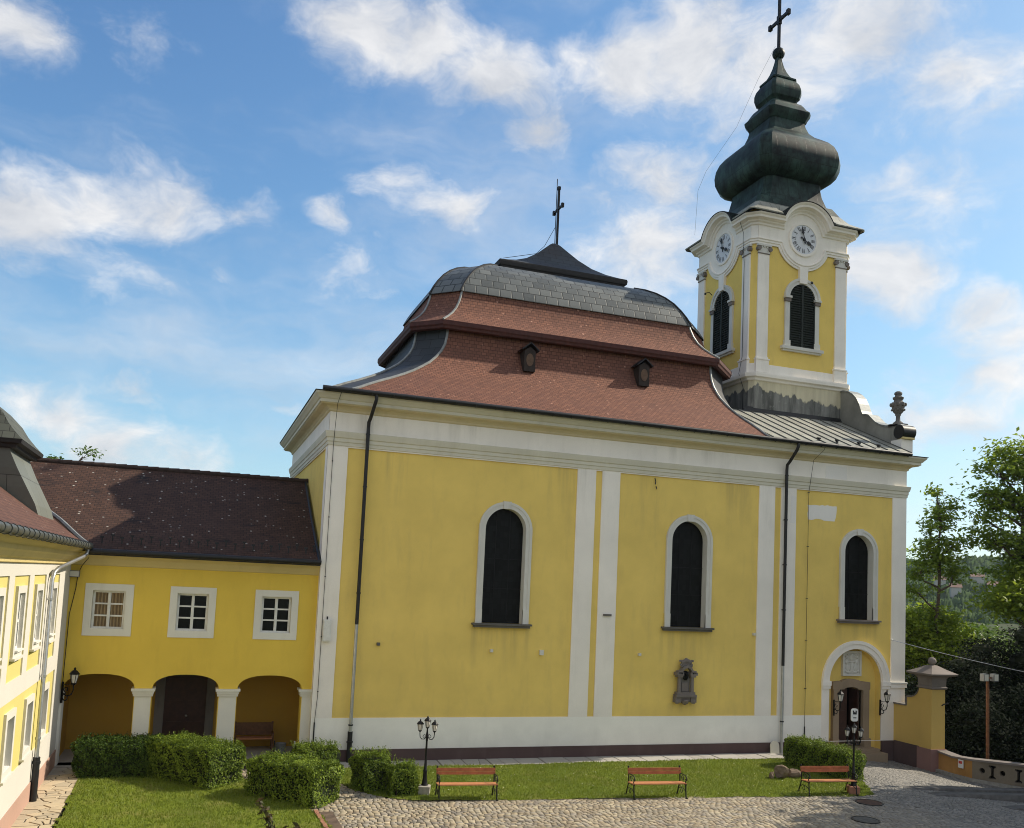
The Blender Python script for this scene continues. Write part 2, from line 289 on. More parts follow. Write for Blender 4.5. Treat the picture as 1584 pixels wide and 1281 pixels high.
# ------------------------------------------------------------------ geometry helpers
class MB:
    def __init__(self): self.v = []; self.f = []; self.uv = []; self.mi = []; self.mats = []
    def mat(self, m):
        if m is None: return 0
        if m not in self.mats: self.mats.append(m)
        return self.mats.index(m)
    def face(self, pts, uv=None, m=None):
        i = len(self.v); self.v += [tuple(p) for p in pts]; self.f.append(tuple(range(i, i + len(pts))))
        self.uv.append(uv); self.mi.append(self.mat(m))
    def box(self, x0, x1, y0, y1, z0, z1, m=None, M=None):
        P = [Vector((x, y, z)) for z in (z0, z1) for y in (y0, y1) for x in (x0, x1)]
        if M is not None: P = [M @ p for p in P]
        for q in ((0, 2, 3, 1), (4, 5, 7, 6), (0, 1, 5, 4), (2, 6, 7, 3), (0, 4, 6, 2), (1, 3, 7, 5)): self.face([P[k] for k in q], None, m)
    def tube(self, pts, r, n=8, m=None, cap=True):
        pts = [Vector(p) for p in pts]; rs = r if isinstance(r, (list, tuple)) else [r] * len(pts)
        rings = []; prev = None
        for i, p in enumerate(pts):
            d = ((pts[i + 1] if i + 1 < len(pts) else p) - (pts[i - 1] if i > 0 else p)).normalized()
            if prev is None:
                a = d.orthogonal().normalized()
            else:
                a = prev - d * prev.dot(d)
                a = a.normalized() if a.length > 1e-6 else d.orthogonal().normalized()
            prev = a; b = d.cross(a)
            rings.append([p + (a * math.cos(2 * math.pi * k / n) + b * math.sin(2 * math.pi * k / n)) * rs[i] for k in range(n)])
        self.rings(rings, m, cap)
    def rings(self, rings, m=None, cap=False, uvs=False, mfun=None, closed=True):
        n = len(rings[0]); acc = 0.
        for i in range(len(rings) - 1):
            A, B = rings[i], rings[i + 1]
            step = max(1e-4, sum((Vector(B[k]) - Vector(A[k])).length for k in range(n)) / n)
            for k in range(n if closed else n - 1):
                q = [A[k], A[(k + 1) % n], B[(k + 1) % n], B[k]]; uv = None
                if uvs:
                    a, b_ = Vector(A[k]), Vector(A[(k + 1) % n]); e = (b_ - a)
                    if e.length < 1e-6: e = Vector(B[(k + 1) % n]) - Vector(B[k])
                    e.z = 0; e = e.normalized() if e.length > 1e-9 else Vector((1, 0, 0))
                    uv = [(Vector(p).dot(e), acc if j < 2 else acc + step) for j, p in enumerate(q)]
                self.face(q, uv, mfun(i, k) if mfun else m)
            acc += step
        if cap:
            self.face(list(reversed(rings[0])), None, m if not mfun else mfun(0, 0)); self.face(rings[-1], None, m if not mfun else mfun(len(rings) - 2, 0))
    def lathe(self, prof, c, n=16, m=None, M=None):
        R_ = []
        for r, z in prof:
            ring = [Vector((r * math.cos(2 * math.pi * k / n), r * math.sin(2 * math.pi * k / n), z)) for k in range(n)]
            R_.append([(M @ p if M is not None else p) + Vector(c) for p in ring])
        self.rings(R_, m, True)
    def sphere(self, c, r, n=10, m=None, s=(1, 1, 1)):
        R_ = []
        for i in range(1, n):
            a = math.pi * i / n
            R_.append([Vector(c) + Vector((s[0] * r * math.sin(a) * math.cos(2 * math.pi * k / (2 * n)), s[1] * r * math.sin(a) * math.sin(2 * math.pi * k / (2 * n)), -s[2] * r * math.cos(a))) for k in range(2 * n)])
        self.rings(R_, m, True)
    def plate(self, F, outer, holes, front, back, m=None, hole_back=None, backface=False):
        """F = (origin, ex, ey, en). A flat plate in the (ex, ey) plane between offsets back and front along en, with holes."""
        o, ex, ey, en = F
        P = lambda p, h: o + ex * p[0] + ey * p[1] + en * h
        loops = [outer] + list(holes)
        flat = [p for l in loops for p in l]
        tris = tessellate_polygon([[Vector((p[0], p[1], 0)) for p in l] for l in loops])
        for t in tris:
            a, b, c = (flat[i] for i in t)
            if (b[0] - a[0]) * (c[1] - a[1]) - (b[1] - a[1]) * (c[0] - a[0]) < 0: b, c = c, b
            self.face([P(a, front), P(b, front), P(c, front)], None, m)
            if backface: self.face([P(a, back), P(c, back), P(b, back)], None, m)
        for li, l in enumerate(loops):
            area = sum(l[i][0] * l[(i + 1) % len(l)][1] - l[(i + 1) % len(l)][0] * l[i][1] for i in range(len(l)))
            if (area < 0) == (li == 0): l = list(reversed(l))
            bk = back if li == 0 or hole_back is None else hole_back
            for i in range(len(l)):
                a, b = l[i], l[(i + 1) % len(l)]
                self.face([P(a, front), P(a, bk), P(b, bk), P(b, front)], None, m)
    def build(self, name, mat=None, parent=None, smooth=None, weld=False):
        me = bpy.data.meshes.new(name); me.from_pydata(self.v, [], self.f)
        if mat is not None and not self.mats: me.materials.append(mat)
        else:
            for q in self.mats: me.materials.append(q)
            me.polygons.foreach_set('material_index', self.mi)
        if any(u is not None for u in self.uv):
            ul = me.uv_layers.new(name='UVMap'); data = []
            for f, u in zip(self.f, self.uv):
                for k in range(len(f)): data += list(u[k]) if u is not None else [0, 0]
            ul.data.foreach_set('uv', data)
        if weld or smooth:
            bm = bmesh.new(); bm.from_mesh(me); bmesh.ops.remove_doubles(bm, verts=bm.verts, dist=1e-4); bm.to_mesh(me); bm.free()
        if smooth:
            me.shade_smooth(); me.set_sharp_from_angle(angle=rad(smooth))
        me.update()
        o = bpy.data.objects.new(name, me); COL.objects.link(o)
        if parent is not None: o.parent = parent
        return o
def tag(o, label=None, cat=None, group=None, kind=None):
    if label: o['label'] = label
    if cat: o['category'] = cat
    if group: o['group'] = group
    if kind: o['kind'] = kind
    return o
def thing(name, label, cat, loc=(0, 0, 0), rz=0, group=None):
    o = bpy.data.objects.new(name, None); COL.objects.link(o); o.empty_display_size = .3
    o.location = loc; o.rotation_euler = (0, 0, rz)
    return tag(o, label, cat, group)
def kids(o): return [c for c in bpy.data.objects if c.parent == o]
def dup(root, loc, rz, label, group=None):
    r = root.copy(); COL.objects.link(r); r.location = loc; r.rotation_euler = (0, 0, rz); r['label'] = label
    if group: r['group'] = group
    for ch in kids(root):
        c = ch.copy(); COL.objects.link(c); c.parent = r
        for g in kids(ch):
            d = g.copy(); COL.objects.link(d); d.parent = c
    return r
X_, Y_, Z_ = Vector((1, 0, 0)), Vector((0, 1, 0)), Vector((0, 0, 1))
def FR(y=0., x=0.): return (Vector((x, y, 0)), X_, Z_, -Y_)          # wall facing -Y
def FE(x): return (Vector((x, 0, 0)), Y_, Z_, X_)                     # wall facing +X (2D x = world y)
def rect(x0, x1, z0, z1): return [(x0, z0), (x1, z0), (x1, z1), (x0, z1)]
def archp(x0, x1, z0, zs, rise=None, n=18):
    cx, a = (x0 + x1) / 2, (x1 - x0) / 2; b = a if rise is None else rise
    return [(x0, z0), (x1, z0)] + [(cx + a * math.cos(math.pi * k / n), zs + b * math.sin(math.pi * k / n)) for k in range(n + 1)]
def offset_poly(P, o):
    n = len(P); out = []
    for i in range(n):
        a, b, c = Vector(P[i - 1]), Vector(P[i]), Vector(P[(i + 1) % n])
        d1, d2 = (b - a).normalized(), (c - b).normalized()
        n1, n2 = Vector((d1.y, -d1.x)), Vector((d2.y, -d2.x))     # outward for counter-clockwise
        m = (n1 + n2) / (1 + n1.dot(n2)); out.append(b + m * o)
    return out
def ring_sweep(mb, P, prof, m=None, cap=False):
    mb.rings([[Vector((q.x, q.y, z)) for q in offset_poly(P, o)] for o, z in prof], m, cap)
def oct_ring(x0, x1, y0, y1, cl, cr, z):
    """counter-clockwise rectangle with 45 degree corner cuts (cl at the low-x end, cr at the high-x end)"""
    return [Vector(p) for p in ((x0 + cl, y0, z), (x1 - cr, y0, z), (x1, y0 + cr, z), (x1, y1 - cr, z), (x1 - cr, y1, z), (x0 + cl, y1, z), (x0, y1 - cl, z), (x0, y0 + cl, z))]
def lerp(a, b, t): return a + (b - a) * t

# ------------------------------------------------------------------ the church
L, WD = 24.47, 12.6
church = thing('church', 'large yellow and white baroque church with red mansard roof and onion domed clock tower', 'church', (0, 0, 0))
W1, W2, W3 = (5.71, 7.25, 4.72, 8.06), (13.23, 14.77, 4.79, 8.10), (21.30, 22.74, 5.31, 8.10)
mb = MB()
holes = [archp(w[0] - .015, w[1] + .015, w[2] - .012, w[3]) for w in (W1, W2, W3)]
PORT = [(20.64, .02), (23.26, .02)] + [(21.95 + 1.31 * math.cos(math.pi * k / 20), 2.75 + 1.36 * math.sin(math.pi * k / 20)) for k in range(21)]
mb.plate(FR(), rect(0.02, L - .02, 0, 11.9), holes + [PORT], -.05, -.5, m_yel, -.36)
mb.face([(.05, .06, 0), (.05, WD, 0), (.05, WD, 11.9), (.05, .06, 11.9)][::-1], None, m_yel)
mb.face([(L, .06, 0), (L, WD, 0), (L, WD, 11.9), (L, .06, 11.9)], None, m_yel)
mb.face([(0, WD, 0), (L, WD, 0), (L, WD, 11.9), (0, WD, 11.9)][::-1], None, m_yel)
mb.build('wall', None, church)
# white bands standing 5 cm proud of the yellow panels
mb = MB()
pan = [rect(.68, 9.20, 1.43, 10.5), rect(9.95, 10.21, 1.43, 10.5), rect(10.95, 17.12, 1.43, 10.5), rect(17.86, 18.16, 1.43, 10.5)]
p3 = [(18.88, 1.43), (20.28, 1.43), (20.28, 2.75)] + [(21.97 - 1.69 * math.cos(math.pi * k / 24), 2.75 + 1.69 * math.sin(math.pi * k / 24)) for k in range(1, 24)]
# the third panel ends at the portal band on its lower right side
p3 = p3[:-1] + [(23.74, 2.9), (23.74, 10.5), (18.88, 10.5)]
hp = [(20.64, .40), (23.26, .40)] + [(21.95 + 1.31 * math.cos(math.pi * k / 20), 2.75 + 1.36 * math.sin(math.pi * k / 20)) for k in range(21)]
mb.plate(FR(), rect(0, L, .385, 11.75), pan + [p3, hp], 0, -.06, m_white)
mb.face([(L + .001, 0, .385), (L + .001, WD, .385), (L + .001, WD, 11.75), (L + .001, 0, 11.75)], None, m_white)
mb.plate((Vector((0, WD, 0)), -Y_, Z_, -X_), rect(0, WD - .001, .385, 11.75), [rect(.6, WD - .6, 1.43, 10.5)], 0, -.06, m_white)
mb.build('white_wall_bands', None, church)
mb = MB(); mb.plate(FR(), rect(.006, 20.27, .39, 1.425), [], .004, -.01, m_dado); mb.build('dado', None, church)
# portal arch band
mb = MB()
def ringband(cx, zs, r0, r1, z0, n=28):
    return [(cx + r1, z0), *[(cx + r1 * math.cos(math.pi * k / n), zs + r1 * math.sin(math.pi * k / n)) for k in range(n + 1)], (cx - r1, z0), (cx - r0, z0), *[(cx - r0 * math.cos(math.pi * k / n), zs + r0 * math.sin(math.pi * k / n)) for k in range(n + 1)], (cx + r0, z0)]
mb.plate(FR(), ringband(21.95, 2.78, 1.34, 1.66, 2.78), [], .055, 0, m_white)
mb.plate(FR(), ringband(21.95, 2.78, 1.54, 1.68, 2.78), [], .085, .05, m_white)
for x0, x1 in ((20.26, 20.66), (23.24, 23.66)):
    mb.box(x0 - .02, x1 + .02, -.09, .0, 2.62, 2.80, m_white); mb.box(x0, x1, -.06, .0, 2.50, 2.62, m_white)
mb.box(23.7, L + .05, -.06, 0, 2.55, 2.72, m_white); mb.box(23.68, L + .08, -.09, 0, 2.72, 2.78, m_trim)
mb.build('portal_arch', None, church)
# sandstone door frame with eared, curved head + leaves
mb = MB()
fr = [(21.02, .12), (21.02, 2.42), (20.98, 2.46), (20.98, 2.74), (21.35, 2.78)] + [(21.9 + .5 * math.cos(math.pi * k / 8), 2.74 + .13 * math.sin(math.pi * k / 8)) for k in range(8, -1, -1)] + [(22.45, 2.78), (22.86, 2.74), (22.86, 2.46), (22.82, 2.42), (22.82, .12)]
op = [(21.30, .13), (22.52, .13), (22.52, 2.38), (22.42, 2.44)] + [(21.91 + .36 * math.cos(math.pi * k / 8), 2.44 + .10 * math.sin(math.pi * k / 8)) for k in range(9)] + [(21.40, 2.44), (21.30, 2.38)]
mb.plate(FR(.36), fr[::-1], [op], .16, 0, m_doorst, -.5)
for x0, x1 in ((20.97, 21.28), (22.54, 22.87)): mb.box(x0, x1, .14, .355, .02, .45, m_doorst)
dfr = mb.build('portal_surround', None, church)
mb = MB(); mb.box(21.36, 21.88, .44, .49, .13, 2.54, m_doorw)
for z0, z1 in ((.25, .85), (.95, 1.55), (1.65, 2.35)): mb.box(21.44, 21.80, .425, .445, z0, z1, m_doorw)
o = mb.build('door', None, church); o['label'] = 'closed brown left door leaf'
mb = MB(); mb.box(22.44, 22.49, .46, 1.0, .13, 2.5, m_doorw); o = mb.build('door', None, church); o['label'] = 'right door leaf standing open inwards'
mb = MB(); mb.box(20.7, 23.2, 2.2, 2.25, .0, 3.0, m_dark); mb.box(20.7, 20.75, .53, 2.2, 0, 3, m_dark); mb.box(23.15, 23.2, .53, 2.2, 0, 3, m_dark); mb.box(20.7, 23.2, .53, 2.2, 3.0, 3.05, m_dark); mb.box(20.7, 23.2, .53, 2.2, -.02, .1, m_dark); mb.build('vestibule', None, church)
mb = MB(); mb.plate(FR(.36), [(20.6, .02), (23.3, .02)] + [(21.95 + 1.35 * math.cos(math.pi * k / 20), 2.75 + 1.4 * math.sin(math.pi * k / 20)) for k in range(21)], [op], 0, -.1, m_yel); mb.build('portal_recess', None, church)
mb = MB(); mb.box(20.95, 22.95, -.30, .3, -.3, .11, m_doorst); mb.box(20.75, 23.1, -.58, .0, -.4, -.02, m_doorst); mb.build('doorstep', None, church)
# plinth
mb = MB()
mb.box(-.03, 20.62, -.035, .04, -.7, .39, m_plinth); mb.box(23.28, L + .03, -.035, .5, -.7, .39, m_plinth); mb.box(-.03, .04, .04, WD, -.1, .39, m_plinth); mb.box(L - .04, L + .03, .04, WD, -.1, .39, m_plinth)
mb.build('plinth', None, church)
# entablature
BASE = [(0, 0), (L, 0), (L, WD), (0, WD)]
mb = MB()
ring_sweep(mb, BASE, [(-.02, 10.54), (.03, 10.55), (.035, 10.66), (.06, 10.68), (.06, 10.80), (.09, 10.82), (.12, 10.95), (.13, 11.02), (.0, 11.05), (-.02, 11.05)], m_cream)
mb.build('architrave', None, church)
mb = MB()
ring_sweep(mb, BASE, [(-.02, 11.68), (.05, 11.72), (.06, 11.78), (.14, 11.86), (.34, 11.90), (.36, 11.93)], m_soff)
ring_sweep(mb, BASE, [(.36, 11.93), (.40, 11.94), (.40, 12.04), (.44, 12.06), (.50, 12.14), (.56, 12.20), (.57, 12.26), (.2, 12.32), (-.3, 12.33)], m_cream)
mb.build('cornice', None, church)
mb = MB(); ring_sweep(mb, BASE, [(.56, 12.262), (.60, 12.27), (.60, 12.29), (.2, 12.345), (-.4, 12.36)], m_dkfascia); mb.build('eave_flashing', None, church)
mb = MB(); mb.box(-.2, L - .1, .1, WD - .1, 11.9, 12.2, m_dark); mb.build('attic_floor', None, church)
# windows
def arched_window(w, sill):
    x0, x1, z0, zs = w; cx = (x0 + x1) / 2; a = (x1 - x0) / 2
    mb = MB()
    b = .20
    band = [(x1 + b, z0), *[(cx + (a + b) * math.cos(math.pi * k / 24), zs + (a + b) * math.sin(math.pi * k / 24)) for k in range(25)], (x0 - b, z0), (x0, z0), *[(cx - a * math.cos(math.pi * k / 24), zs + a * math.sin(math.pi * k / 24)) for k in range(25)], (x1, z0)]
    mb.plate(FR(), band, [], .035, -.36, m_trim)
    b2 = b + .035
    rim = [(x1 + b2, z0 + .5), *[(cx + (a + b2) * math.cos(math.pi * k / 24), zs + (a + b2) * math.sin(math.pi * k / 24)) for k in range(25)], (x0 - b2, z0 + .5), (x0 - b + .06, z0 + .5), *[(cx - (a + b - .06) * math.cos(math.pi * k / 24), zs + (a + b - .06) * math.sin(math.pi * k / 24)) for k in range(25)], (x1 + b - .06, z0 + .5)]
    mb.plate(FR(), rim, [], .055, -.06, m_trim)
    mb.plate(FR(), [(cx - .12, zs + a - .02), (cx + .12, zs + a - .02), (cx + .16, zs + a + b + .05), (cx - .16, zs + a + b + .05)], [], .075, 0, m_trim)
    for s in (-1, 1):
        q = x0 - b - .03 if s < 0 else x1 + .0
        mb.box(q, q + b + .03, -.065, .02, z0, z0 + .5, m_trim)
    fr = mb.build('window_surround', None, church)
    mb = MB(); mb.plate(FR(.31), archp(x0, x1, z0, zs), [], 0, -.02, m_lead_glass); mb.build('pane', None, fr)
    mb = MB()
    for t in (.3, .56): mb.box(x0, x1, .285, .305, lerp(z0, zs + a, t) - .012, lerp(z0, zs + a, t) + .012, m_iron)
    for t in (.33, .67): mb.box(lerp(x0, x1, t) - .01, lerp(x0, x1, t) + .01, .29, .304, z0, zs + a * .9, m_iron)
    mb.build('saddle_bar', None, fr)
    mb = MB(); mb.box(x0 - b - .14, x1 + b + .14, -.16, .06, z0 - .07, z0 + .0, sill); mb.box(x0 - b - .08, x1 + b + .08, -.11, .05, z0 - .15, z0 - .07, sill)
    mb.build('sill', None, fr)
for w in (W1, W2): arched_window(w, m_sillst)
arched_window(W3, m_greyst)
# gutters and downpipes
mb = MB()
mb.tube([(-.38, -.70, 12.34), (24.05, -.70, 12.30)], .085, 10, m_gut)
for k in range(34): mb.tube([(-.2 + k * .73, -.70 + .094 * math.cos(a), 12.34 - .0016 * k * .73 + .094 * math.sin(a)) for a in [math.pi * j / 6 for j in range(-6, 3)]], .014, 5, m_gut)
mb.build('gutter', None, church, 40)
def downpipe(x, zsplit, boot):
    mb = MB()
    p = [(x + .12, -.70, 12.28), (x + .12, -.70, 12.12), (x + .09, -.66, 11.98), (x + .03, -.30, 11.55), (x, -.17, 11.42), (x, -.15, 11.2), (x, -.15, zsplit)]
    mb.tube(p, .062, 10, m_gut)
    for z in (11.0, 9.2, 7.4, 5.6): mb.tube([(x, -.15, z - .025), (x, -.15, z + .025)], .078, 10, m_gut); mb.box(x - .015, x + .015, -.15, 0.02, z - .015, z + .015, m_gut)
    o = mb.build('downpipe', None, church, 50); o['label'] = 'black upper length with bare zinc lower length'
    mb = MB(); mb.tube([(x, -.15, zsplit), (x, -.15, boot)], .060, 10, m_zinc); mb.tube([(x, -.15, 1.2), (x, -.15, 1.25)], .078, 10, m_gut); mb.build('zinc_length', None, o, 50)
    if boot > .3:
        mb = MB(); mb.tube([(x, -.15, boot + .06), (x, -.15, -.02)], .085, 10, m_gut); mb.tube([(x, -.15, boot - .3), (x, -.15, boot - .25)], .11, 10, m_gut); mb.build('cast_iron_boot', None, o, 50)
downpipe(1.30, 4.55, .95); downpipe(18.28, 3.4, 0.0)
# lightning conductor down the corner and down the third panel
def wire(mb, pts, r=.009, m=None): mb.tube(pts, r, 5, m or m_gut)
mb = MB(); wire(mb, [(.3, -.75, 12.42), (.24, -.6, 12.22), (.17, -.45, 11.9), (.17, -.16, 11.05), (.17, -.03, 10.5), (.17, -.03, 2.2), (.12, -.03, 1.3)]); mb.tube([(.12, -.03, 1.3), (.12, -.03, 0)], .022, 6, m_gut)
for z in (10.0, 8.1, 6.1, 4.1, 2.3): mb.sphere((.17, -.03, z), .025, 4, m_gut)
mb.build('lightning_cable', None, church)
mb = MB(); wire(mb, [(19.75, -.72, 12.4), (19.7, -.62, 12.1), (19.45, -.3, 11.7), (19.45, -.14, 10.9), (19.45, -.03, 10.4), (19.45, -.03, .95)]); mb.tube([(19.45, -.03, 1.0), (19.45, -.05, 0)], .025, 6, m_gut)
for z in (10.4, 8.2, 6.1, 4.4, 2.5): mb.box(19.41, 19.49, -.05, 0, z - .012, z + .012, m_gut)
mb.build('lightning_cable', None, church)
# white filler where the plaster was mended
m_patch = plaster('fresh_white_filler', (.84, .80, .74), .06, .2, (.6, .57, .5))
def jagp(P, n=.12, a=.022):
    Q = []
    for i in range(len(P)):
        p, q = Vector(P[i]), Vector(P[(i + 1) % len(P)]); k = max(1, int((q - p).length / n))
        for j in range(k): r_ = p.lerp(q, j / k); Q.append((r_.x + random.uniform(-a, a), r_.y + random.uniform(-a, a)))
    return Q
for P in ([(19.46, 9.92), (20.92, 9.95), (20.90, 9.60), (20.80, 9.33), (20.4, 9.30), (20.0, 9.36), (19.50, 9.30)], [(20.30, 11.60), (21.36, 11.62), (21.36, 11.07), (20.28, 11.07)], [(18.62, 10.22), (18.86, 10.2), (18.86, 9.95), (18.86, 9.5), (18.86, 9.12), (18.62, 9.1)]):
    P = jagp(P); mb = MB(); mb.plate(FR(), P[::-1], [], .006 if P[0][1] > 10 else -.044, -.06, m_patch); mb.build('mended_patch', None, church)

# odd fixtures and marks on the facade
for x, z, w, h, m in ((8.05, 3.72, .07, .09, m_trim), (12.0, 3.72, .05, .05, m_trim), (6.15, 3.75, .05, .05, m_trim), (10.6, 5.15, .16, .035, m_darkst), (2.1, 3.9, .05, .05, m_sillst), (17.0, 4.6, .05, .05, m_trim)):
    mb = MB(); mb.box(x - w, x + w, -.06, .05, z - h, z + h, m); mb.build('wall_bracket', None, church)
mb = MB(); mb.tube([(12.40, -.012, 10.42), (12.44, -.012, 10.3), (12.43, -.012, 10.18)], .02, 4, m_gut); mb.tube([(12.46, -.012, 10.12), (12.5, -.012, 10.0)], .018, 4, m_gut); mb.build('plaster_crack', None, church)
# nave roof -----------------------------------------------------------
A = dict(x0=-.42, x1=18.7, y0=-.72, y1=13.3, cl=1.0, cr=1.7)
Bt = dict(x0=3.55, x1=17.75, y0=2.32, y1=10.28, cl=1.0, cr=1.65)
prof = [(0, 12.36), (.07, 12.50), (.139, 12.66), (.26, 12.92), (.39, 13.18), (.51, 13.44), (.62, 13.70), (.71, 13.95), (.80, 14.22), (.87, 14.5), (.93, 14.8), (.97, 15.1), (.99, 15.45), (1.0, 15.85)]
def RG(a, b, t, z, cs=None):
    g = {k: lerp(a[k], b[k], t) for k in a}; return oct_ring(g['x0'], g['x1'], g['y0'], g['y1'], g['cl'], g['cr'], z)
rings = [RG(A, Bt, t, z) for t, z in prof]
mb = MB(); mb.rings(rings, None, False, True, lambda i, k: m_redtile if k in (0, 4) else m_darkcu)
roof = mb.build('lower_roof', None, church, 25)
for k in (0, 7, 1):
    mb = MB(); mb.tube([r[k] + Vector((0, 0, .02)) for r in rings], .05, 6, m_flash); mb.build('hip_flashing', None, roof, 50)
E1 = dict(x0=3.20, x1=18.05, y0=1.98, y1=10.62, cl=1.05, cr=1.70)
mb = MB()
mb.rings([RG(Bt, E1, t, z) for t, z in ((0, 15.80), (.55, 15.72), (.6, 15.68), (.85, 15.72), (.9, 15.80), (1, 15.86), (1.0, 16.0), (.95, 16.03))], m_fascia)
mb.build('eave_fascia', None, church)
# upper roof: concave tile skirt then a swelling copper dome
T1 = dict(x0=4.18, x1=16.95, y0=2.88, y1=9.72, cl=1.0, cr=1.6)
up1 = [(0, 16.02), (.25, 16.22), (.5, 16.46), (.7, 16.72), (.85, 17.02), (.95, 17.32), (1.0, 17.56)]
ringsu = [RG(E1, T1, t, z) for t, z in up1]
mb = MB(); mb.rings(ringsu, None, False, True, lambda i, k: m_redtile); upr = mb.build('upper_roof_skirt', None, church, 25)
T0 = dict(x0=4.13, x1=17.0, y0=2.83, y1=9.77, cl=1.0, cr=1.6)
T2 = dict(x0=6.7, x1=14.0, y0=4.9, y1=7.7, cl=.8, cr=.9)
up2 = [(-.01, 17.50), (0, 17.58), (.06, 17.88), (.14, 18.2), (.24, 18.53), (.36, 18.82), (.5, 19.07), (.66, 19.27), (.83, 19.40), (1.0, 19.46)]
ringsd = [RG(T0, T2, t, z) for t, z in up2]
mb = MB(); mb.rings(ringsd, m_copper, False, True); mb.face(ringsd[-1], None, m_copper); dome = mb.build('copper_dome', None, church, 25)
for k in (0, 1, 7):
    mb = MB(); mb.tube([r[k] + Vector((0, 0, .01)) for r in ringsu], .045, 6, m_flash); mb.build('hip_flashing', None, upr, 50)
    mb = MB(); mb.tube([r[k] + Vector((0, 0, .01)) for r in ringsd[:-1]], .045, 6, m_gut); mb.build('hip_flashing', None, dome, 50)
# low concave lantern cap with the ridge cross
C1 = dict(x0=7.30, x1=13.30, y0=4.85, y1=7.75, cl=.02, cr=.02); C2 = dict(x0=10.18, x1=10.42, y0=6.2, y1=6.4, cl=.01, cr=.01)
mb = MB()
mb.rings([RG(C1, C2, t, z) for t, z in ((.05, 19.3), (.03, 19.6), (.0, 19.64), (-.01, 19.78), (0, 19.86), (.12, 19.93), (.3, 20.08), (.5, 20.34), (.7, 20.74), (.85, 21.12), (.95, 21.38), (1, 21.48))], None, True, True, lambda i, k: m_dkfascia if i < 4 else m_darkcu)
cap = mb.build('lantern_cap', None, church, 20)
mb = MB()
cx, cy = 10.42, 6.3
mb.box(cx - .045, cx + .045, cy - .045, cy + .045, 21.3, 24.1, m_iron)
mb.box(cx - .04, cx + .04, cy - .5, cy + .5, 23.10, 23.19, m_iron)
for s in (-1, 1): mb.box(cx - .06, cx + .06, cy + s * .5 - .06, cy + s * .5 + .06, 23.05, 23.24, m_iron)
mb.box(cx - .06, cx + .06, cy - .07, cy + .07, 24.05, 24.2, m_iron); mb.tube([(cx - .1, cy, 21.4), (cx - .1, cy, 24.55)], .018, 6, m_iron)
wire(mb, [(cx - .1, cy, 22.3), (cx - .7, cy - .3, 21.2), (9.3, 5.9, 20.75), (7.5, 5, 19.95)], .012)
mb.build('roof_cross', None, church)
# dormers on the lower roof front
def dormer(xc):
    z0, y1 = 14.52, 2.4; yf = 1.70
    mb = MB(); w = .23
    mb.plate((Vector((xc, yf, 0)), X_, Z_, -Y_), [(-w, z0 - .15), (w, z0 - .15), (w, z0 + .66), (0, z0 + .82), (-w, z0 + .66)], [], 0, -1.3, m_dormer)
    d = mb.build('dormer', None, church)
    mb = MB()
    for s in (-1, 1):
        a, b = Vector((xc, yf - .1, z0 + .99)), Vector((xc + s * (w + .12), yf - .1, z0 + .70))
        mb.face([a, b, b + Vector((0, 1.4, 0)), a + Vector((0, 1.4, 0))], None, m_gut); mb.face([a - Z_ * .05, b - Z_ * .05, b, a], None, m_gut)
        mb.face([a - Z_ * .05, a - Z_ * .05 + Y_ * 1.4, b - Z_ * .05 + Y_ * 1.4, b - Z_ * .05], None, m_gut)
    mb.build('dormer_roof', None, d)
    mb = MB(); mb.plate((Vector((xc, yf, 0)), X_, Z_, -Y_), [(.15 * math.cos(a), z0 + .30 + .25 * math.sin(a)) for a in [2 * math.pi * k / 20 for k in range(20)]], [], .015, -.01, m_ocul); mb.build('dormer_shutter', None, d)
m_ocul = plain('tan_wood_shutter', (.13, .08, .05), .8, 0, .2)
dormer(7.72); dormer(12.68)

# ------------------------------------------------------------------ porch roof beside the tower, volute wall, urn
mb = MB()
for (z0, y0), (z1, y1) in (((12.37, -.72), (14.42, 3.9)),):
    xs = [16.6 + .62 * k for k in range(14)]
    mb.face([(16.6, y0, z0), (24.15, y0, z0), (24.15, y1, z1), (16.6, y1, z1)], [(0, 0), (7.5, 0), (7.5, 5), (0, 5)], m_seam)
    for x in xs[1:-1]:
        mb.tube([(x, y0, z0 + .02), (x, y1, z1 + .02)], .022, 5, m_seam, False)
    mb.face([(16.6, y1, z1), (24.15, y1, z1), (24.15, y1, 12.3), (16.6, y1, 12.3)], None, m_seam)
    mb.face([(18.8, 3.72, 14.36), (24.3, 3.72, 14.36), (24.3, 3.90, 14.62), (18.8, 3.90, 14.62)], None, m_gut)
proof = mb.build('porch_roof', None, church)
for x in (19.6, 20.5, 21.6, 22.6):
    mb = MB(); mb.box(x - .03, x + .03, -.45, -.35, 12.45, 12.62, m_gut); mb.box(x - .1, x + .1, -.42, -.39, 12.58, 12.64, m_gut); mb.build('snow_hook', None, proof)
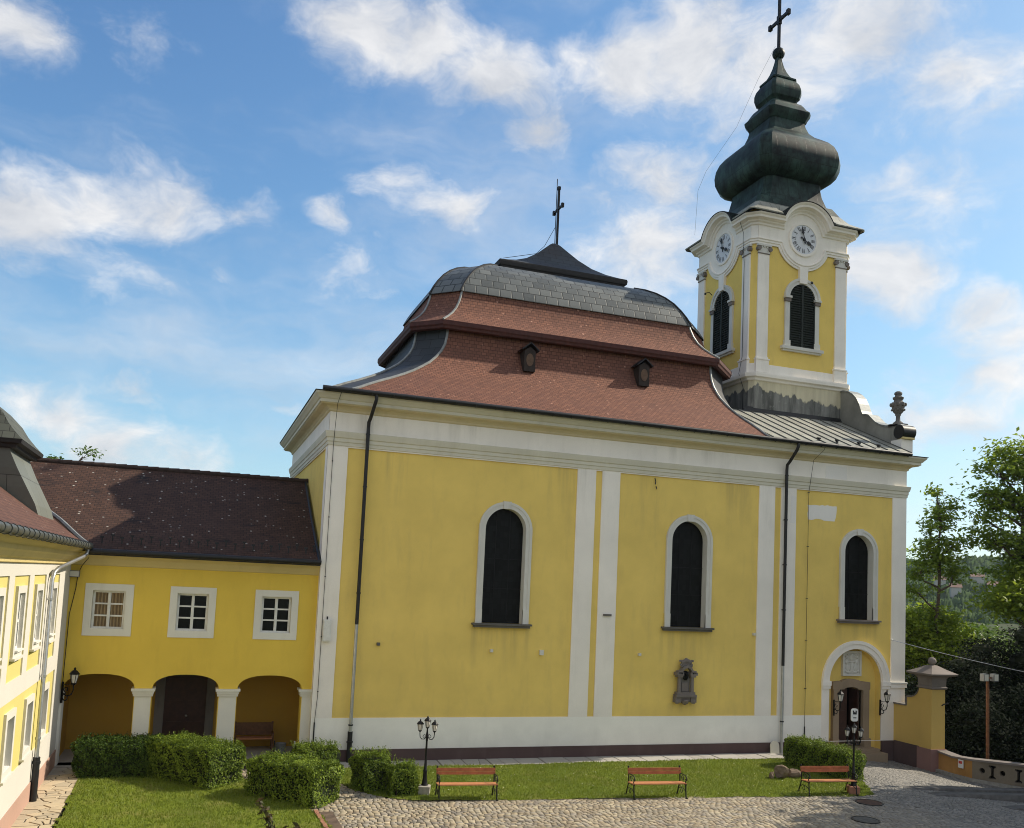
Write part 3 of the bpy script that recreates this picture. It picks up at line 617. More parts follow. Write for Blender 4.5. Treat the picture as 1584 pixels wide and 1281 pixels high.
# S-curved gable shoulder along the west front, seen from inside
vol = [(3.95, 12.3), (3.95, 15.86), (3.6, 15.84), (3.3, 15.74), (3.0, 15.56), (2.75, 15.32), (2.55, 15.0), (2.42, 14.68), (2.32, 14.50), (2.15, 14.48), (1.95, 14.42), (1.75, 14.24), (1.5, 14.02), (1.2, 13.86), (.85, 13.76), (.5, 13.72), (.15, 13.72), (-.05, 13.66), (-.17, 13.52), (-.2, 13.36), (-.14, 13.22), (-.02, 13.12), (.04, 13.06), (.04, 12.3)]
VF = (Vector((24.62, 0, 0)), Y_, Z_, X_)
mb = MB(); mb.plate(VF, vol, [], 0, -.50, None, None, True)
def peeled():
    b = NB('peeling_grey_render'); z = b.n('ShaderNodeSeparateXYZ'); b.l(b.pos(), z.inputs[0])
    n = b.noise(1.7, 6, .62, b.pos((1, 1, .35))); n2 = b.noise(3.2, 5, .65, b.pos((1, 1, .12))); n3 = b.noise(6, 4)
    edge = b.math('ADD', z.outputs[2], b.math('MULTIPLY', n, -1.15))
    edge = b.math('ADD', edge, b.math('MULTIPLY', b.math('SUBTRACT', z.outputs[0], 19.0), .09))
    k = b.rng(edge, 14.90, 14.97)
    grey = b.mix(b.rng(n2, .35, .65), (.27, .265, .24), (.10, .10, .09)); grey = b.mix(b.rng(n3, .6, .75, 0, .5), grey, (.38, .37, .33))
    cream = b.mix(b.rng(n2, .4, .8), (.68, .61, .43), (.50, .44, .30))
    b.bump(b.math('ADD', k, n3), .5, .03)
    return b.fin(b.mix(k, grey, cream), .95, 0, .1)
m_peel = peeled()
m_volw = plaster('mossy_grey_render', (.26, .25, .215), .3, .6, (.10, .095, .07))
for i in range(len(mb.mi)): mb.mi[i] = 0
mb.mats = [m_volw]; mb.build('volute_wall', None, church, None)
mb = MB()
top = vol[1:21]
for i in range(len(top) - 1):
    a, b = top[i], top[i + 1]
    da = Vector((b[0] - a[0], b[1] - a[1])).normalized(); na = Vector((-da.y, da.x)) * -.03
    P = lambda q, x: Vector((x, q[0], q[1] + .03))
    mb.face([P(a, 24.08), P(a, 24.66), P(b, 24.66), P(b, 24.08)], None, m_flash)
    mb.face([P(a, 24.08), P(b, 24.08), P(b, 24.08) - Z_ * .07, P(a, 24.08) - Z_ * .07], None, m_flash)
mb.build('coping', None, church)
mb = MB()
mb.box(24.06, 24.66, -.12, .5, 12.3, 13.05, m_white)
mb.tube([(24.04, .02, 13.38), (24.7, .02, 13.38)], .31, 18, m_gut); mb.box(24.05, 24.68, -.22, .1, 13.06, 13.14, m_ycorn)
mb.build('scroll_pedestal', None, church, 40)
mb = MB()
uc = (24.36, .42, 13.72)
mb.box(uc[0] - .28, uc[0] + .28, uc[1] - .28, uc[1] + .28, 13.66, 13.80, m_darkst)
mb.lathe([(.22, .08), (.2, .14), (.10, .22), (.085, .42), (.13, .48), (.12, .52), (.20, .6), (.25, .75), (.29, .92), (.27, 1.0), (.20, 1.04), (.17, 1.14), (.22, 1.18), (.23, 1.25), (.15, 1.28), (.13, 1.36), (.17, 1.40), (.16, 1.46), (.08, 1.52), (.0, 1.53)], uc, 14, m_darkst)
for k in range(8):
    a = math.pi * 2 * k / 8; mb.sphere((uc[0] + .28 * math.cos(a), uc[1] + .28 * math.sin(a), uc[2] + .93), .075, 4, m_darkst, (1, 1, 1.4)); mb.sphere((uc[0] + .24 * math.cos(a), uc[1] + .24 * math.sin(a), uc[2] + .7), .06, 4, m_darkst)
mb.build('stone_urn', None, church, 50)

# ------------------------------------------------------------------ the tower
TX, TY, TA, TB, TC = 21.83, 6.32, 2.66, 2.46, .2
TZ = lambda z: z
mb = MB()
def toct(o, z, c=TC):
    P = oct_ring(TX - TA, TX + TA, TY - TB, TY + TB, c, c, 0); return [Vector((q.x, q.y, z)) for q in offset_poly([(p.x, p.y) for p in P], o)]
mb.rings([toct(0, 12), toct(0, 15.9)], m_peel)
mb.rings([toct(0, 15.9), toct(0, 23.9)], m_yel)
tower = mb.build('tower', None, church)
mb = MB(); mb.rings([toct(o, z) for o, z in ((0, 15.84), (.06, 15.86), (.10, 15.95), (.22, 16.0), (.24, 16.12), (.24, 16.18), (.05, 16.22), (.0, 16.22))], m_white)
mb.rings([toct(o, z) for o, z in ((.0, 16.2), (.035, 16.22), (.035, 16.62), (0, 16.64))], m_white)
mb.build('plinth_cornice', None, tower)
Ff = [(Vector((TX, TY - TB, 0)), X_, Z_, -Y_), (Vector((TX + TA, TY, 0)), Y_, Z_, X_), (Vector((TX, TY + TB, 0)), -X_, Z_, Y_), (Vector((TX - TA, TY, 0)), -Y_, Z_, -X_)]
Hw = [TA - TC, TB - TC, TA - TC, TB - TC]
ZC, AR, ARZ, DR = 22.80, 1.46, 22.98, 1.30
def arc(cx, cz, r, a0, a1, n): return [(cx + r * math.cos(rad(lerp(a0, a1, k / n))), cz + r * math.sin(rad(lerp(a0, a1, k / n)))) for k in range(n + 1)]
ZT, ZL = 23.55, 22.42
up_a = math.degrees(math.asin((ZT - ARZ) / AR)); lo_a = math.degrees(math.asin((ZL - ZC) / DR))
def face_path(h, kind):
    if kind == 'up': return [(-h, ZT)] + arc(0, ARZ, AR, 180 - up_a, up_a, 22) + [(h, ZT)]
    return [(-h, ZL)] + arc(0, ZC, DR, 180 - lo_a, 360 + lo_a, 22) + [(h, ZL)]
def tower_sweep(mb, kind, prof, m):
    recs = []
    for fi, (F, h) in enumerate(zip(Ff, Hw)):
        o, ex, ey, en = F; P = face_path(h, kind)
        for i, p in enumerate(P):
            d0 = Vector((p[0] - P[i - 1][0], p[1] - P[i - 1][1])).normalized() if i else None
            d1 = Vector((P[i + 1][0] - p[0], P[i + 1][1] - p[1])).normalized() if i < len(P) - 1 else None
            d0 = d0 or d1; d1 = d1 or d0
            n0, n1 = Vector((-d0.y, d0.x)), Vector((-d1.y, d1.x)); nn = (n0 + n1) / max(.35, 1 + n0.dot(n1))
            O = en.copy()
            if i in (0, len(P) - 1):
                nb = Ff[(fi + (1 if i else -1)) % 4][3]; cn = (en + nb).normalized(); O = (en + cn) / (1 + en.dot(cn))
            recs.append((o + ex * p[0] + ey * p[1], O, ex * nn.x + ey * nn.y))
    ringsl = [[P + O * a + N * b for P, O, N in recs] for a, b in prof]
    mb.rings(ringsl, m)
# white frieze between the two mouldings, rising into a round hood over each clock
fr_ = MB()
for F, h in zip(Ff, Hw):
    lo, hi = face_path(h, 'lo'), face_path(h, 'up'); fr_.plate(F, lo + hi[::-1], [], .04, -.05, m_white)
A0, B0 = toct(.04, ZL), toct(.04, ZT)
for k in (1, 3, 5, 7): fr_.face([A0[k], A0[(k + 1) % 8], B0[(k + 1) % 8], B0[k]], None, m_white)
fr_.build('white_frieze', None, tower)
mb = MB(); tower_sweep(mb, 'up', [(.03, -.45), (.10, -.42), (.12, -.34), (.20, -.30), (.22, -.24), (.42, -.19), (.44, -.10), (.50, -.05), (.53, 0), (.50, .02), (-.3, .03)], m_white); mb.build('cornice', None, tower)
mb = MB(); tower_sweep(mb, 'up', [(.53, .004), (.56, .01), (.56, .03), (.50, .045), (-.3, .05)], m_dkfascia); mb.build('cornice_flashing', None, tower)
mb = MB(); tower_sweep(mb, 'lo', [(.03, -.20), (.07, -.19), (.07, -.10), (.11, -.08), (.11, .0), (.15, .03), (.15, .07), (.04, .10)], m_white); mb.build('architrave', None, tower)
# hood roofs behind the arches
mb = MB()
for F, h in zip(Ff, Hw):
    o, ex, ey, en = F; P = arc(0, ARZ, AR + .05, 180 - up_a, up_a, 20)
    for a, b in zip(P[:-1], P[1:]): mb.face([o + ex * a[0] + ey * a[1] + en * .5, o + ex * a[0] + ey * a[1] - en * 1.5, o + ex * b[0] + ey * b[1] - en * 1.5, o + ex * b[0] + ey * b[1] + en * .5], None, m_spire)
mb.build('hood_roof', None, tower)
# pilasters with ionic capitals
for fi, (F, h) in enumerate(zip(Ff, Hw)):
    if fi == 2: continue
    o, ex, ey, en = F
    M = Matrix(((ex.x, -en.x, 0, o.x), (ex.y, -en.y, 0, o.y), (0, 0, 1, 0), (0, 0, 0, 1)))
    for s in (-1, 1):
        c = s * (h - .31); mb = MB()
        mb.box(c - .29, c + .29, -.07, .02, 16.9, 21.8, m_white, M)
        mb.box(c - .34, c + .34, -.13, .02, 16.22, 16.80, m_white, M); mb.box(c - .37, c + .37, -.16, .02, 16.80, 16.86, m_white, M); mb.box(c - .32, c + .32, -.10, .02, 16.86, 16.95, m_white, M)
        pil = mb.build('pilaster', None, tower)
        mb = MB(); mb.box(c - .31, c + .31, -.10, .02, 21.76, 21.80, m_greyst, M); mb.box(c - .30, c + .30, -.10, .02, 21.80, 22.06, m_trim, M); mb.box(c - .36, c + .36, -.15, .02, 22.12, 22.21, m_trim, M)
        for t in (-1, 1): mb.tube([M @ Vector((c + t * .30, -.16, 21.99)), M @ Vector((c + t * .30, .0, 21.99))], .105, 12, m_greyst)
        for t in (-1, 0, 1): mb.tube([M @ Vector((c + t * .14, -.13, 22.09)), M @ Vector((c + t * .14, .0, 22.09))], .05, 8, m_trim)
        mb.build('capital', None, pil, 40)
# clocks
GL = {'I': [((0, -.5), (0, .5), .2)], 'V': [((-.28, .5), (0, -.5), .2), ((.28, .5), (0, -.5), .1)], 'X': [((-.3, .5), (.3, -.5), .2), ((.3, .5), (-.3, -.5), .1)]}
ROM = ['XII', 'I', 'II', 'III', 'IIII', 'V', 'VI', 'VII', 'VIII', 'IX', 'X', 'XI']
def clock(F):
    o, ex, ey, en = F; mb = MB(); r = .70
    circ = [(r * math.cos(2 * math.pi * k / 40), ZC + r * math.sin(2 * math.pi * k / 40)) for k in range(40)]
    mb.plate(F, circ, [], .075, .0, m_clock); cf = mb.build('clock_face', None, tower)
    mb = MB()
    ro = [(.81 * math.cos(2 * math.pi * k / 40), ZC + .81 * math.sin(2 * math.pi * k / 40)) for k in range(40)]; ri = [((r + .002) * math.cos(2 * math.pi * k / 40), ZC + (r + .002) * math.sin(2 * math.pi * k / 40)) for k in range(40)]
    mb.plate(F, ro, [ri], .10, .0, m_white, .0); mb.build('clock_rim', None, tower)
    mb = MB()
    for h in range(12):
        th = math.pi / 2 - h * math.pi / 6; s = ROM[h]; wd = {'I': .36, 'V': .8, 'X': .8}; tot = sum(wd[c] for c in s); x = -tot / 2; H = .21
        rad_v = Vector((math.cos(th), math.sin(th))); tan_v = Vector((math.sin(th), -math.cos(th)))
        for ch in s:
            xc = x + wd[ch] / 2; x += wd[ch]
            for a, b, w in GL[ch]:
                q = []
                d = Vector((b[0] - a[0], b[1] - a[1])).normalized(); n = Vector((-d.y, d.x)) * w * .5
                for p, sg in ((a, 1), (b, 1), (b, -1), (a, -1)):
                    u_ = (p[0] + sg * n.x + xc) * H * .62; v_ = (p[1] + sg * n.y) * H
                    z = rad_v * (.535 + v_) + tan_v * u_; q.append((z.x, ZC + z.y))
                mb.face([o + ex * c[0] + ey * c[1] + en * .079 for c in q], None, m_black)
    mb.build('clock_lettering', None, tower)
    def hand(hours, ln, wd, nm, off):
        th = math.pi / 2 - hours * math.pi / 6; d = Vector((math.cos(th), math.sin(th))); n = Vector((-d.y, d.x)); mb = MB()
        P = [(-.22, .0), (-.16, .05), (-.10, .02), (.05, .025), (ln * .45, .018), (ln * .5, wd), (ln * .66, wd * .75), (ln * .72, wd * 1.05), (ln, 0)]
        Q = [(d * a + n * b) for a, b in P] + [(d * a - n * b) for a, b in P[-2:0:-1]]
        mb.plate(F, [(q.x, q.y + ZC) for q in Q], [], off, off - .012, m_black); mb.build(nm, None, tower)
    hand(3.96, .46, .085, 'clock_hour_hand', .125); hand(11.55, .60, .07, 'clock_minute_hand', .145)
    mb = MB(); mb.plate(F, [(.06 * math.cos(2 * math.pi * k / 16), ZC + .06 * math.sin(2 * math.pi * k / 16)) for k in range(16)], [], .155, .08, m_black); mb.build('clock_hub', None, tower)
for k in (0, 3, 1): clock(Ff[k])
# louvred bell windows
def louvre(F):
    o, ex, ey, en = F; a = .70; z0, zs = 17.62, 19.95
    M = Matrix(((ex.x, -en.x, 0, o.x), (ex.y, -en.y, 0, o.y), (0, 0, 1, 0), (0, 0, 0, 1)))
    mb = MB(); b = .24
    band = [(a + b, z0), *arc(0, zs, a + b, 0, 180, 24), (-a - b, z0), (-a, z0), *arc(0, zs, a, 180, 0, 24), (a, z0)]
    mb.plate(F, band, [], .09, 0, m_trim)
    rim = [(a + b + .04, zs), *arc(0, zs, a + b + .04, 0, 180, 24), (-a - b - .04, zs), (-a - b + .08, zs), *arc(0, zs, a + b - .08, 180, 0, 24), (a + b - .08, zs)]
    mb.plate(F, rim, [], .13, .0, m_trim)
    for s in (-1, 1):
        c = s * (a + b / 2); mb.box(c - b / 2 - .06, c + b / 2 + .06, -.19, 0, zs - .06, zs + .04, m_trim, M); mb.box(c - b / 2 - .03, c + b / 2 + .03, -.15, 0, zs - .22, zs - .06, m_greyst, M); mb.box(c - b / 2 - .04, c + b / 2 + .04, -.13, 0, z0, z0 + .28, m_trim, M)
    mb.plate(F, [(-.2, zs + a + .02), (.2, zs + a + .02), (.24, 21.45), (-.24, 21.45)], [], .15, 0, m_white)
    mb.box(-a - b - .2, a + b + .2, -.2, 0, z0 - .14, z0, m_trim, M); mb.box(-a - b - .12, a + b + .12, -.13, 0, z0 - .22, z0 - .14, m_trim, M)
    lw = mb.build('bell_window', None, tower)
    mb = MB(); mb.plate(F, archp(-a, a, z0, zs), [], .012, 0, m_louvre)
    z = z0 + .05
    while z < zs + a - .06:
        w = a if z < zs else math.sqrt(max(0, a * a - (z - zs) ** 2))
        if w > .1:
            q = [Vector((-w, -.015, z + .075)), Vector((w, -.015, z + .075)), Vector((w, -.085, z)), Vector((-w, -.085, z))]
            mb.face([M @ p for p in q], None, m_louvre); mb.face([M @ Vector((-w, -.085, z)), M @ Vector((w, -.085, z)), M @ Vector((w, -.085, z - .012)), M @ Vector((-w, -.085, z - .012))], None, m_louvre)
        z += .112
    mb.box(-.045, .045, -.098, 0, z0, zs + a - .02, m_louvre, M)
    for s in (-1, 1): mb.box(s * a - (.05 if s > 0 else 0), s * a + (.05 if s < 0 else 0), -.095, 0, z0, zs, m_louvre, M)
    mb.build('louvre_shutter', None, tower)
for k in (0, 3, 1): louvre(Ff[k])
# small swan-neck bell lamps on the faces
mb = MB(); wire(mb, [(18.9, 6.9, 20.6), (18.75, 6.95, 20.75), (18.6, 7.0, 20.7)], .02); mb.sphere((18.58, 7.0, 20.66), .06, 5, m_gut); mb.build('bell_lamp', None, tower); mb = MB(); mb.sphere((22.28, 3.72, 20.78), .07, 5, m_gut); mb.tube([(22.28, 3.72, 20.78), (22.2, 3.86, 20.85)], .02, 5, m_gut); mb.build('bell_lamp', None, tower)
# onion spire: one square, corner-cut shell
SP = [(23.60, 3.20), (23.66, 3.22), (23.74, 3.12), (24.0, 2.72), (24.4, 2.40), (24.85, 2.14), (25.4, 1.97), (25.95, 1.88), (26.05, 1.90), (26.08, 2.05), (26.2, 2.30), (26.42, 2.52), (26.75, 2.66), (27.12, 2.70), (27.5, 2.64), (27.85, 2.48), (28.12, 2.24), (28.34, 1.93), (28.52, 1.65), (28.78, 1.40), (29.1, 1.26), (29.38, 1.19), (29.42, 1.24), (29.56, 1.30), (29.7, 1.40), (29.86, 1.43), (29.90, 1.40), (30.02, 1.27), (30.2, 1.16), (30.36, 1.04), (30.44, .90), (30.54, .80), (30.62, .84), (30.72, .95), (30.95, 1.02), (31.2, 1.02), (31.42, .95), (31.6, .82), (31.68, .76), (31.70, .80), (31.78, .80), (31.82, .68), (32.0, .52), (32.25, .38), (32.55, .26), (32.9, .17), (33.12, .14)]
sx, sy = 21.93, 6.22
def sring(z, a):
    t = min(1, max(0, (z - 23.6) / 2)); a = a * (1 - .13 * t); cxx, cyy = lerp(TX, sx, t), lerp(TY, sy, t); ax, ay = a * lerp(1, .985, t), a * lerp(TB + .53, 3.15, t) / 3.15
    if z < 24: ax, ay = a * 3.19 / 3.2 , a * 2.99 / 3.2
    c = a * .17; return oct_ring(cxx - ax, cxx + ax, cyy - ay, cyy + ay, c, c, z)
def skirt(z, a):
    # wide eave ring that steps back behind the four round hoods
    P = []; ai = min(a, 2.35)
    for F, h, d in zip(Ff, (1, 1, 1, 1), (TB + .53, TA + .53, TB + .53, TA + .53)):
        o, ex, ey, en = F; base = (o - Vector((TX, TY, 0))).length; k = (a / 3.2) * d - base; hw = (TA if abs(en.y) > .5 else TB) + .53
        w = hw * a / 3.2 - .14; q = min(1.47, w - .02); ki = min(k, -.12)
        for s_, kk in ((-w, k), (-q, k), (-q + .01, ki), (q - .01, ki), (q, k), (w, k)): P.append(o + ex * s_ + en * kk + Z_ * z)
    return P
mb = MB(); mb.rings([skirt(z, a) for z, a in SP[:6]], None, False, True, lambda i, k: m_seam if i < 4 else m_spire); mb.build('spire_skirt', None, tower, 28)
mb = MB(); mb.rings([sring(z, a) for z, a in [(24.2, 1.6)] + SP[5:]], m_spire, True, True); spire = mb.build('onion_spire', None, tower, 28)
mb = MB(); mb.sphere((sx, sy, 33.34), .31, 10, m_spire)
mb.build('spire_ball', None, tower, 60)
mb = MB(); mb.box(sx - .06, sx + .06, sy - .06, sy + .06, 33.5, 36.9, m_iron); mb.box(sx - .055, sx + .055, sy - .78, sy + .78, 35.05, 35.2, m_iron)
for s in (-1, 1): mb.box(sx - .08, sx + .08, sy + s * .74 - .09, sy + s * .74 + .09, 34.99, 35.26, m_iron)
mb.box(sx - .09, sx + .09, sy - .1, sy + .1, 34.9, 35.35, m_iron); mb.box(sx - .08, sx + .08, sy - .12, sy + .12, 36.75, 36.95, m_iron)
mb.build('spire_cross', None, tower)
mb = MB(); wire(mb, [(sx - .2, sy, 33.7), (sx - .9, sy + .4, 32.0), (sx - 1.7, sy + 1.0, 29.6), (sx - 2.9, sy + 1.8, 27.4), (sx - 3.1, sy + 2.2, 26.5), (sx - 3.15, sy + 2.3, 24.2)], .006, m_lbgut); mb.build('lightning_cable', None, spire); mb = MB()
wire(mb, [(TX - TA - .5, TY - 1.9, 23.6), (TX - TA - .18, TY - 1.85, 22.9), (TX - TA - .18, TY - 1.85, 22.4), (TX - TA - .1, TY - 1.85, 21.5), (TX - TA - .1, TY - 1.87, 17), (TX - TA - .27, TY - 1.9, 16.2), (TX - TA - .03, TY - 1.9, 15.6), (TX - TA - .03, TY - 1.9, 14.4)], .012)
mb.build('lightning_cable', None, tower)

# ------------------------------------------------------------------ things fixed on the church
m_epi = m_greyst
ep = thing('wall_monument', 'small carved grey stone monument with crown and dark oval bust under the middle church window', 'monument', (13.93, -.05, 1.98))
mb = MB(); mb.box(-.40, .40, -.10, .06, .02, .2, m_epi); mb.box(-.52, .52, -.20, .06, .2, .30, m_epi); mb.box(-.46, .46, -.16, .06, .3, .4, m_epi)
for s in (-1, 1): mb.box(s * .4 - .14, s * .4 + .14, -.15, .06, -.02, .2, m_epi); mb.sphere((s * .42, -.08, .02), .11, 5, m_epi)
mb.lathe([(.0, -.14), (.14, -.06), (.2, .06), (.1, .1)], (0, -.05, .0), 10, m_epi); mb.build('base', None, ep, 40)
for s in (-1, 1):
    mb = MB(); mb.tube([(s * .33, -.08, .4), (s * .33, -.08, 1.0)], [.085, .075], 10, m_epi); mb.box(s * .33 - .12, s * .33 + .12, -.2, .06, 1.0, 1.08, m_epi); mb.box(s * .36 - .17, s * .36 + .17, -.22, .06, 1.08, 1.2, m_epi); mb.build('column', None, ep, 40)
mb = MB(); mb.box(-.26, .26, -.02, .06, .4, 1.22, m_darkst); mb.box(-.17, .17, -.045, .0, .42, .78, m_greyst); mb.build('back_panel', None, ep)
mb = MB(); mb.plate((Vector((0, -.06, 0)), X_, Z_, -Y_), [(-.45, 1.16), (-.34, 1.16), *[(-.26 * math.cos(math.pi * k / 10), 1.12 + .26 * math.sin(math.pi * k / 10)) for k in range(11)], (.34, 1.16), (.45, 1.16), (.46, 1.26), (.3, 1.28), (.2, 1.42), (0, 1.5), (-.2, 1.42), (-.3, 1.28), (-.46, 1.26)][::1], [], .16, -.06, m_epi, None); mb.build('pediment', None, ep)
mb = MB(); mb.sphere((0, -.06, 1.06), .17, 8, m_iron, (.85, .45, 1.2)); mb.sphere((0, -.13, 1.12), .075, 6, m_iron, (1, 1, 1.25)); mb.build('oval_bust', None, ep, 60)
mb = MB()
for k in range(9):
    t = (k - 4) / 4; mb.sphere((.2 * t, -.1, 1.60 + .06 * (1 - t * t)), .075, 5, m_epi, (1, .8, 1.3)); mb.sphere((.24 * t, -.12, 1.44 + .03 * (k % 2)), .06, 4, m_darkst)
mb.box(-.2, .2, -.13, .03, 1.44, 1.56, m_epi); mb.sphere((0, -.08, 1.72), .07, 5, m_epi)
for s in (-1, 1): mb.sphere((s * .30, -.1, 1.66), .06, 4, m_epi, (1.4, .8, 1)); mb.sphere((s * .27, -.1, 1.5), .06, 4, m_epi)
mb.build('crown', None, ep, 60)
ep.scale = (.84, 1, .93)
pq = thing('relief_plaque', 'square pale stone relief plaque with carved arms above the church door', 'plaque', (21.96, -.0, 2.99))
mb = MB(); mb.box(-.47, .47, .28, .37, 0, 1.02, m_reliefst); mb.plate((Vector((0, .28, 0)), X_, Z_, -Y_), rect(-.47, .47, 0, 1.02), [rect(-.39, .39, .08, .94)], .05, 0, m_reliefst); mb.build('slab', None, pq)
mb = MB()
def lump(x, z, rx, rz): mb.sphere((x, .275, z), 1, 6, m_reliefst, (rx, .05, rz))
lump(0, .74, .13, .15); lump(0, .58, .2, .05); lump(0, .40, .07, .3); lump(0, .93 - .06, .06, .05)
for s in (-1, 1):
    lump(s * .2, .34, .12, .16); lump(s * .26, .56, .09, .10); lump(s * .27, .78, .07, .08); lump(s * .17, .16, .12, .06); lump(s * .31, .2, .05, .07); lump(s * .19, .86, .06, .04)
for s in (-1, 1): mb.tube([(s * .05, .27, .12), (s * .18, .26, .5), (s * .3, .27, .68)], .03, 6, m_reliefst)
mb.build('carved_arms', None, pq, 60)

# ------------------------------------------------------------------ the connecting wing with its arcade
wing = thing('connecting_wing', 'low warm yellow wing with three arches and brown tiled roof joining the church', 'building', (-3.8, .3, 0))
wing.location = (0, 0, 0)
YW = .3
ARC = [(-7.51, -5.47), (-4.95, -2.95), (-2.37, -.32)]
WC = [-6.41, -3.93, -1.31]
mb = MB()
ah = [[(a, .0), (b, .0)] + [((a + b) / 2 + (b - a) / 2 * math.copysign(abs(math.cos(t)) ** .86, math.cos(t)), 2.33 + .45 * math.sin(t) ** .9) for t in [math.pi * k / 24 for k in range(25)]] for a, b in ARC]
wh = [rect(c - .48, c + .48, 4.16, 5.36) for c in WC]
mb.plate(FR(YW), rect(-7.65, -.0, -.15, 6.6), ah + wh, 0, -.55, m_wyel, -.5)
mb.build('wall', None, wing)
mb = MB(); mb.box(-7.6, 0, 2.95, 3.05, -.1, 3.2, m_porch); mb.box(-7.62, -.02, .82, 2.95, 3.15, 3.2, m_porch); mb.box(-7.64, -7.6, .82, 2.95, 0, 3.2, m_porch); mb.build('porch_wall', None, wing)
for a, b in ((-5.47, -4.95), (-2.95, -2.37), (-.32, -.001)):
    mb = MB(); e = .012 if b > -.1 else -.0
    mb.box(a + .02, b - (.02 if b < -.1 else 0), YW - .012, YW + .53, -.1, 2.08, m_wtrim)
    mb.box(a - .03, b + (.03 if b < -.1 else 0), YW - .05, YW + .54, 2.10, 2.18, m_wtrim); mb.box(a - .05, b + (.05 if b < -.1 else 0), YW - .08, YW + .545, 2.18, 2.26, m_wtrim); mb.box(a - .09, b + (.09 if b < -.1 else 0), YW - .12, YW + .55, 2.26, 2.335, m_wtrim); mb.box(a + .02, b - .02, YW - .016, YW + .53, 2.06, 2.10, m_wtrim)
    mb.build('pillar', None, wing)
mb = MB(); mb.box(-7.6, -7.50, YW - .05, YW + .5, 0, 2.3, m_wtrim); mb.build('pillar', None, wing)
def sash_window(parent, F, cx, z0, z1, w, pane_m, rows=3, deep=.12, frame=m_sash, fo=.05):
    """casement with two leaves; F frame, cx centre in wall coordinates"""
    o, ex, ey, en = F
    mb = MB(); x0, x1 = cx - w / 2, cx + w / 2; hs = []
    ph = (z1 - z0 - .12 - .05 * (rows - 1)) / rows
    for s in (0, 1):
        a = x0 + .07 if s == 0 else cx + .045; b = cx - .045 if s == 0 else x1 - .07
        for r in range(rows):
            q = z0 + .06 + r * (ph + .05); hs.append(rect(a, b, q, q + ph))
    mb.plate(F, rect(x0, x1, z0, z1), hs, -deep, -deep - .06, frame)
    M = Matrix(((ex.x, -en.x, 0, o.x), (ex.y, -en.y, 0, o.y), (0, 0, 1, 0), (0, 0, 0, 1)))
    mb.box(cx - .022, cx + .022, deep - .02, deep + .02, z0 + .02, z1 - .02, frame, M)
    mb.box(x0 - .02, x1 + .02, deep - .14, deep, z0 - .03, z0 + .012, frame, M)
    wo = mb.build('window', None, parent)
    mb = MB(); mb.plate(F, rect(x0, x1, z0, z1), [], -deep - .045, -deep - .05, pane_m); mb.build('pane', None, wo)
    return wo
def surround(wo, F, cx, z0, z1, w, wo_, hgt, m, proud=.03, extra=0):
    mb = MB(); mb.plate(F, rect(cx - wo_ / 2, cx + wo_ / 2, z0 - hgt, z1 + hgt + extra), [rect(cx - w / 2, cx + w / 2, z0, z1)], proud, -.1, m); mb.build('surround', None, wo)
for i, c in enumerate(WC):
    wo = sash_window(wing, FR(YW), c, 4.17, 5.35, .95, m_curtain if i == 0 else m_glass)
    if i == 0: wo['label'] = 'casement window with drawn beige curtains'
    surround(wo, FR(YW), c, 4.165, 5.355, .955, 1.40, .215, m_wtrim)
# door and its dark stone frame deep in the porch
mb = MB(); mb.plate(FR(2.95), rect(-4.92, -2.98, 0, 2.75), [rect(-4.62, -3.26, .0, 2.5)], .10, 0, m_darkst); mb.build('door_frame', None, wing)
mb = MB(); mb.box(-4.62, -3.26, 2.90, 2.95, 0, 2.5, m_doorw)
for x0, x1 in ((-4.52, -4.02), (-3.86, -3.36)):
    for z0, z1 in ((.2, .9), (1.0, 1.6), (1.7, 2.35)): mb.box(x0, x1, 2.88, 2.9, z0, z1, m_doorw)
d = mb.build('door', None, wing); mb = MB(); mb.sphere((-3.88, 2.85, 1.1), .04, 5, m_zinc); mb.build('handle', None, d)
# eaves
mb = MB(); mb.rings([[Vector((x, y, z)) for x, y, z in ((-7.64, yy, zz), (-.001, yy, zz))] for yy, zz in ((.3, 6.12), (.25, 6.14), (.22, 6.2), (.2, 6.22), (.14, 6.34), (.08, 6.40), (.03, 6.44), (.03, 6.52), (-.06, 6.55))], m_ycorn, False, False, None, False); mb.build('cornice', None, wing)
RY0, RZ0, RY1, RZ1 = -.17, 6.60, 5.74, 9.80
mb = MB()
def wr(x, t): return (x, lerp(RY0, RY1, t), lerp(RZ0, RZ1, t) + .06 * math.sin(t * math.pi) * -1)
NXR = 12
for k in range(8):
    t0, t1 = k / 8, (k + 1) / 8; L0 = 6.72
    mb.face([wr(-12.2, t0), wr(-.03, t0), wr(-.03, t1), wr(-12.2, t1)], [(-12.2, t0 * L0), (-.03, t0 * L0), (-.03, t1 * L0), (-12.2, t1 * L0)], m_brtile)
mb.face([(-12.2, 11.7, 6.6), (-.03, 11.7, 6.6), (-.03, RY1, RZ1), (-12.2, RY1, RZ1)][::-1], [(0, 0), (12, 0), (12, 7), (0, 7)], m_brtile)
mb.face([(-12.2, RY0, RZ0 - .05), (-.03, RY0, RZ0 - .05), (-.03, .4, RZ0 - .05), (-12.2, .4, RZ0 - .05)], None, m_dkfascia)
wroof = mb.build('roof', None, wing)
mb = MB()
m_ridge = plain('sooty_ridge_tiles', (.045, .028, .022), .9, 0, .4)
x = -12.2
while x < -.2: mb.tube([(x, RY1, RZ1 + .005), (x + .40, RY1, RZ1 + .03)], .10, 8, m_ridge); x += .37
mb.build('ridge_tiles', None, wroof, 50)
mb = MB(); mb.tube([(-7.0, -.26, 6.56), (-.02, -.26, 6.56)], .085, 10, m_gut); mb.box(-7.05, -.03, -.2, -.17, 6.44, 6.62, m_gut)
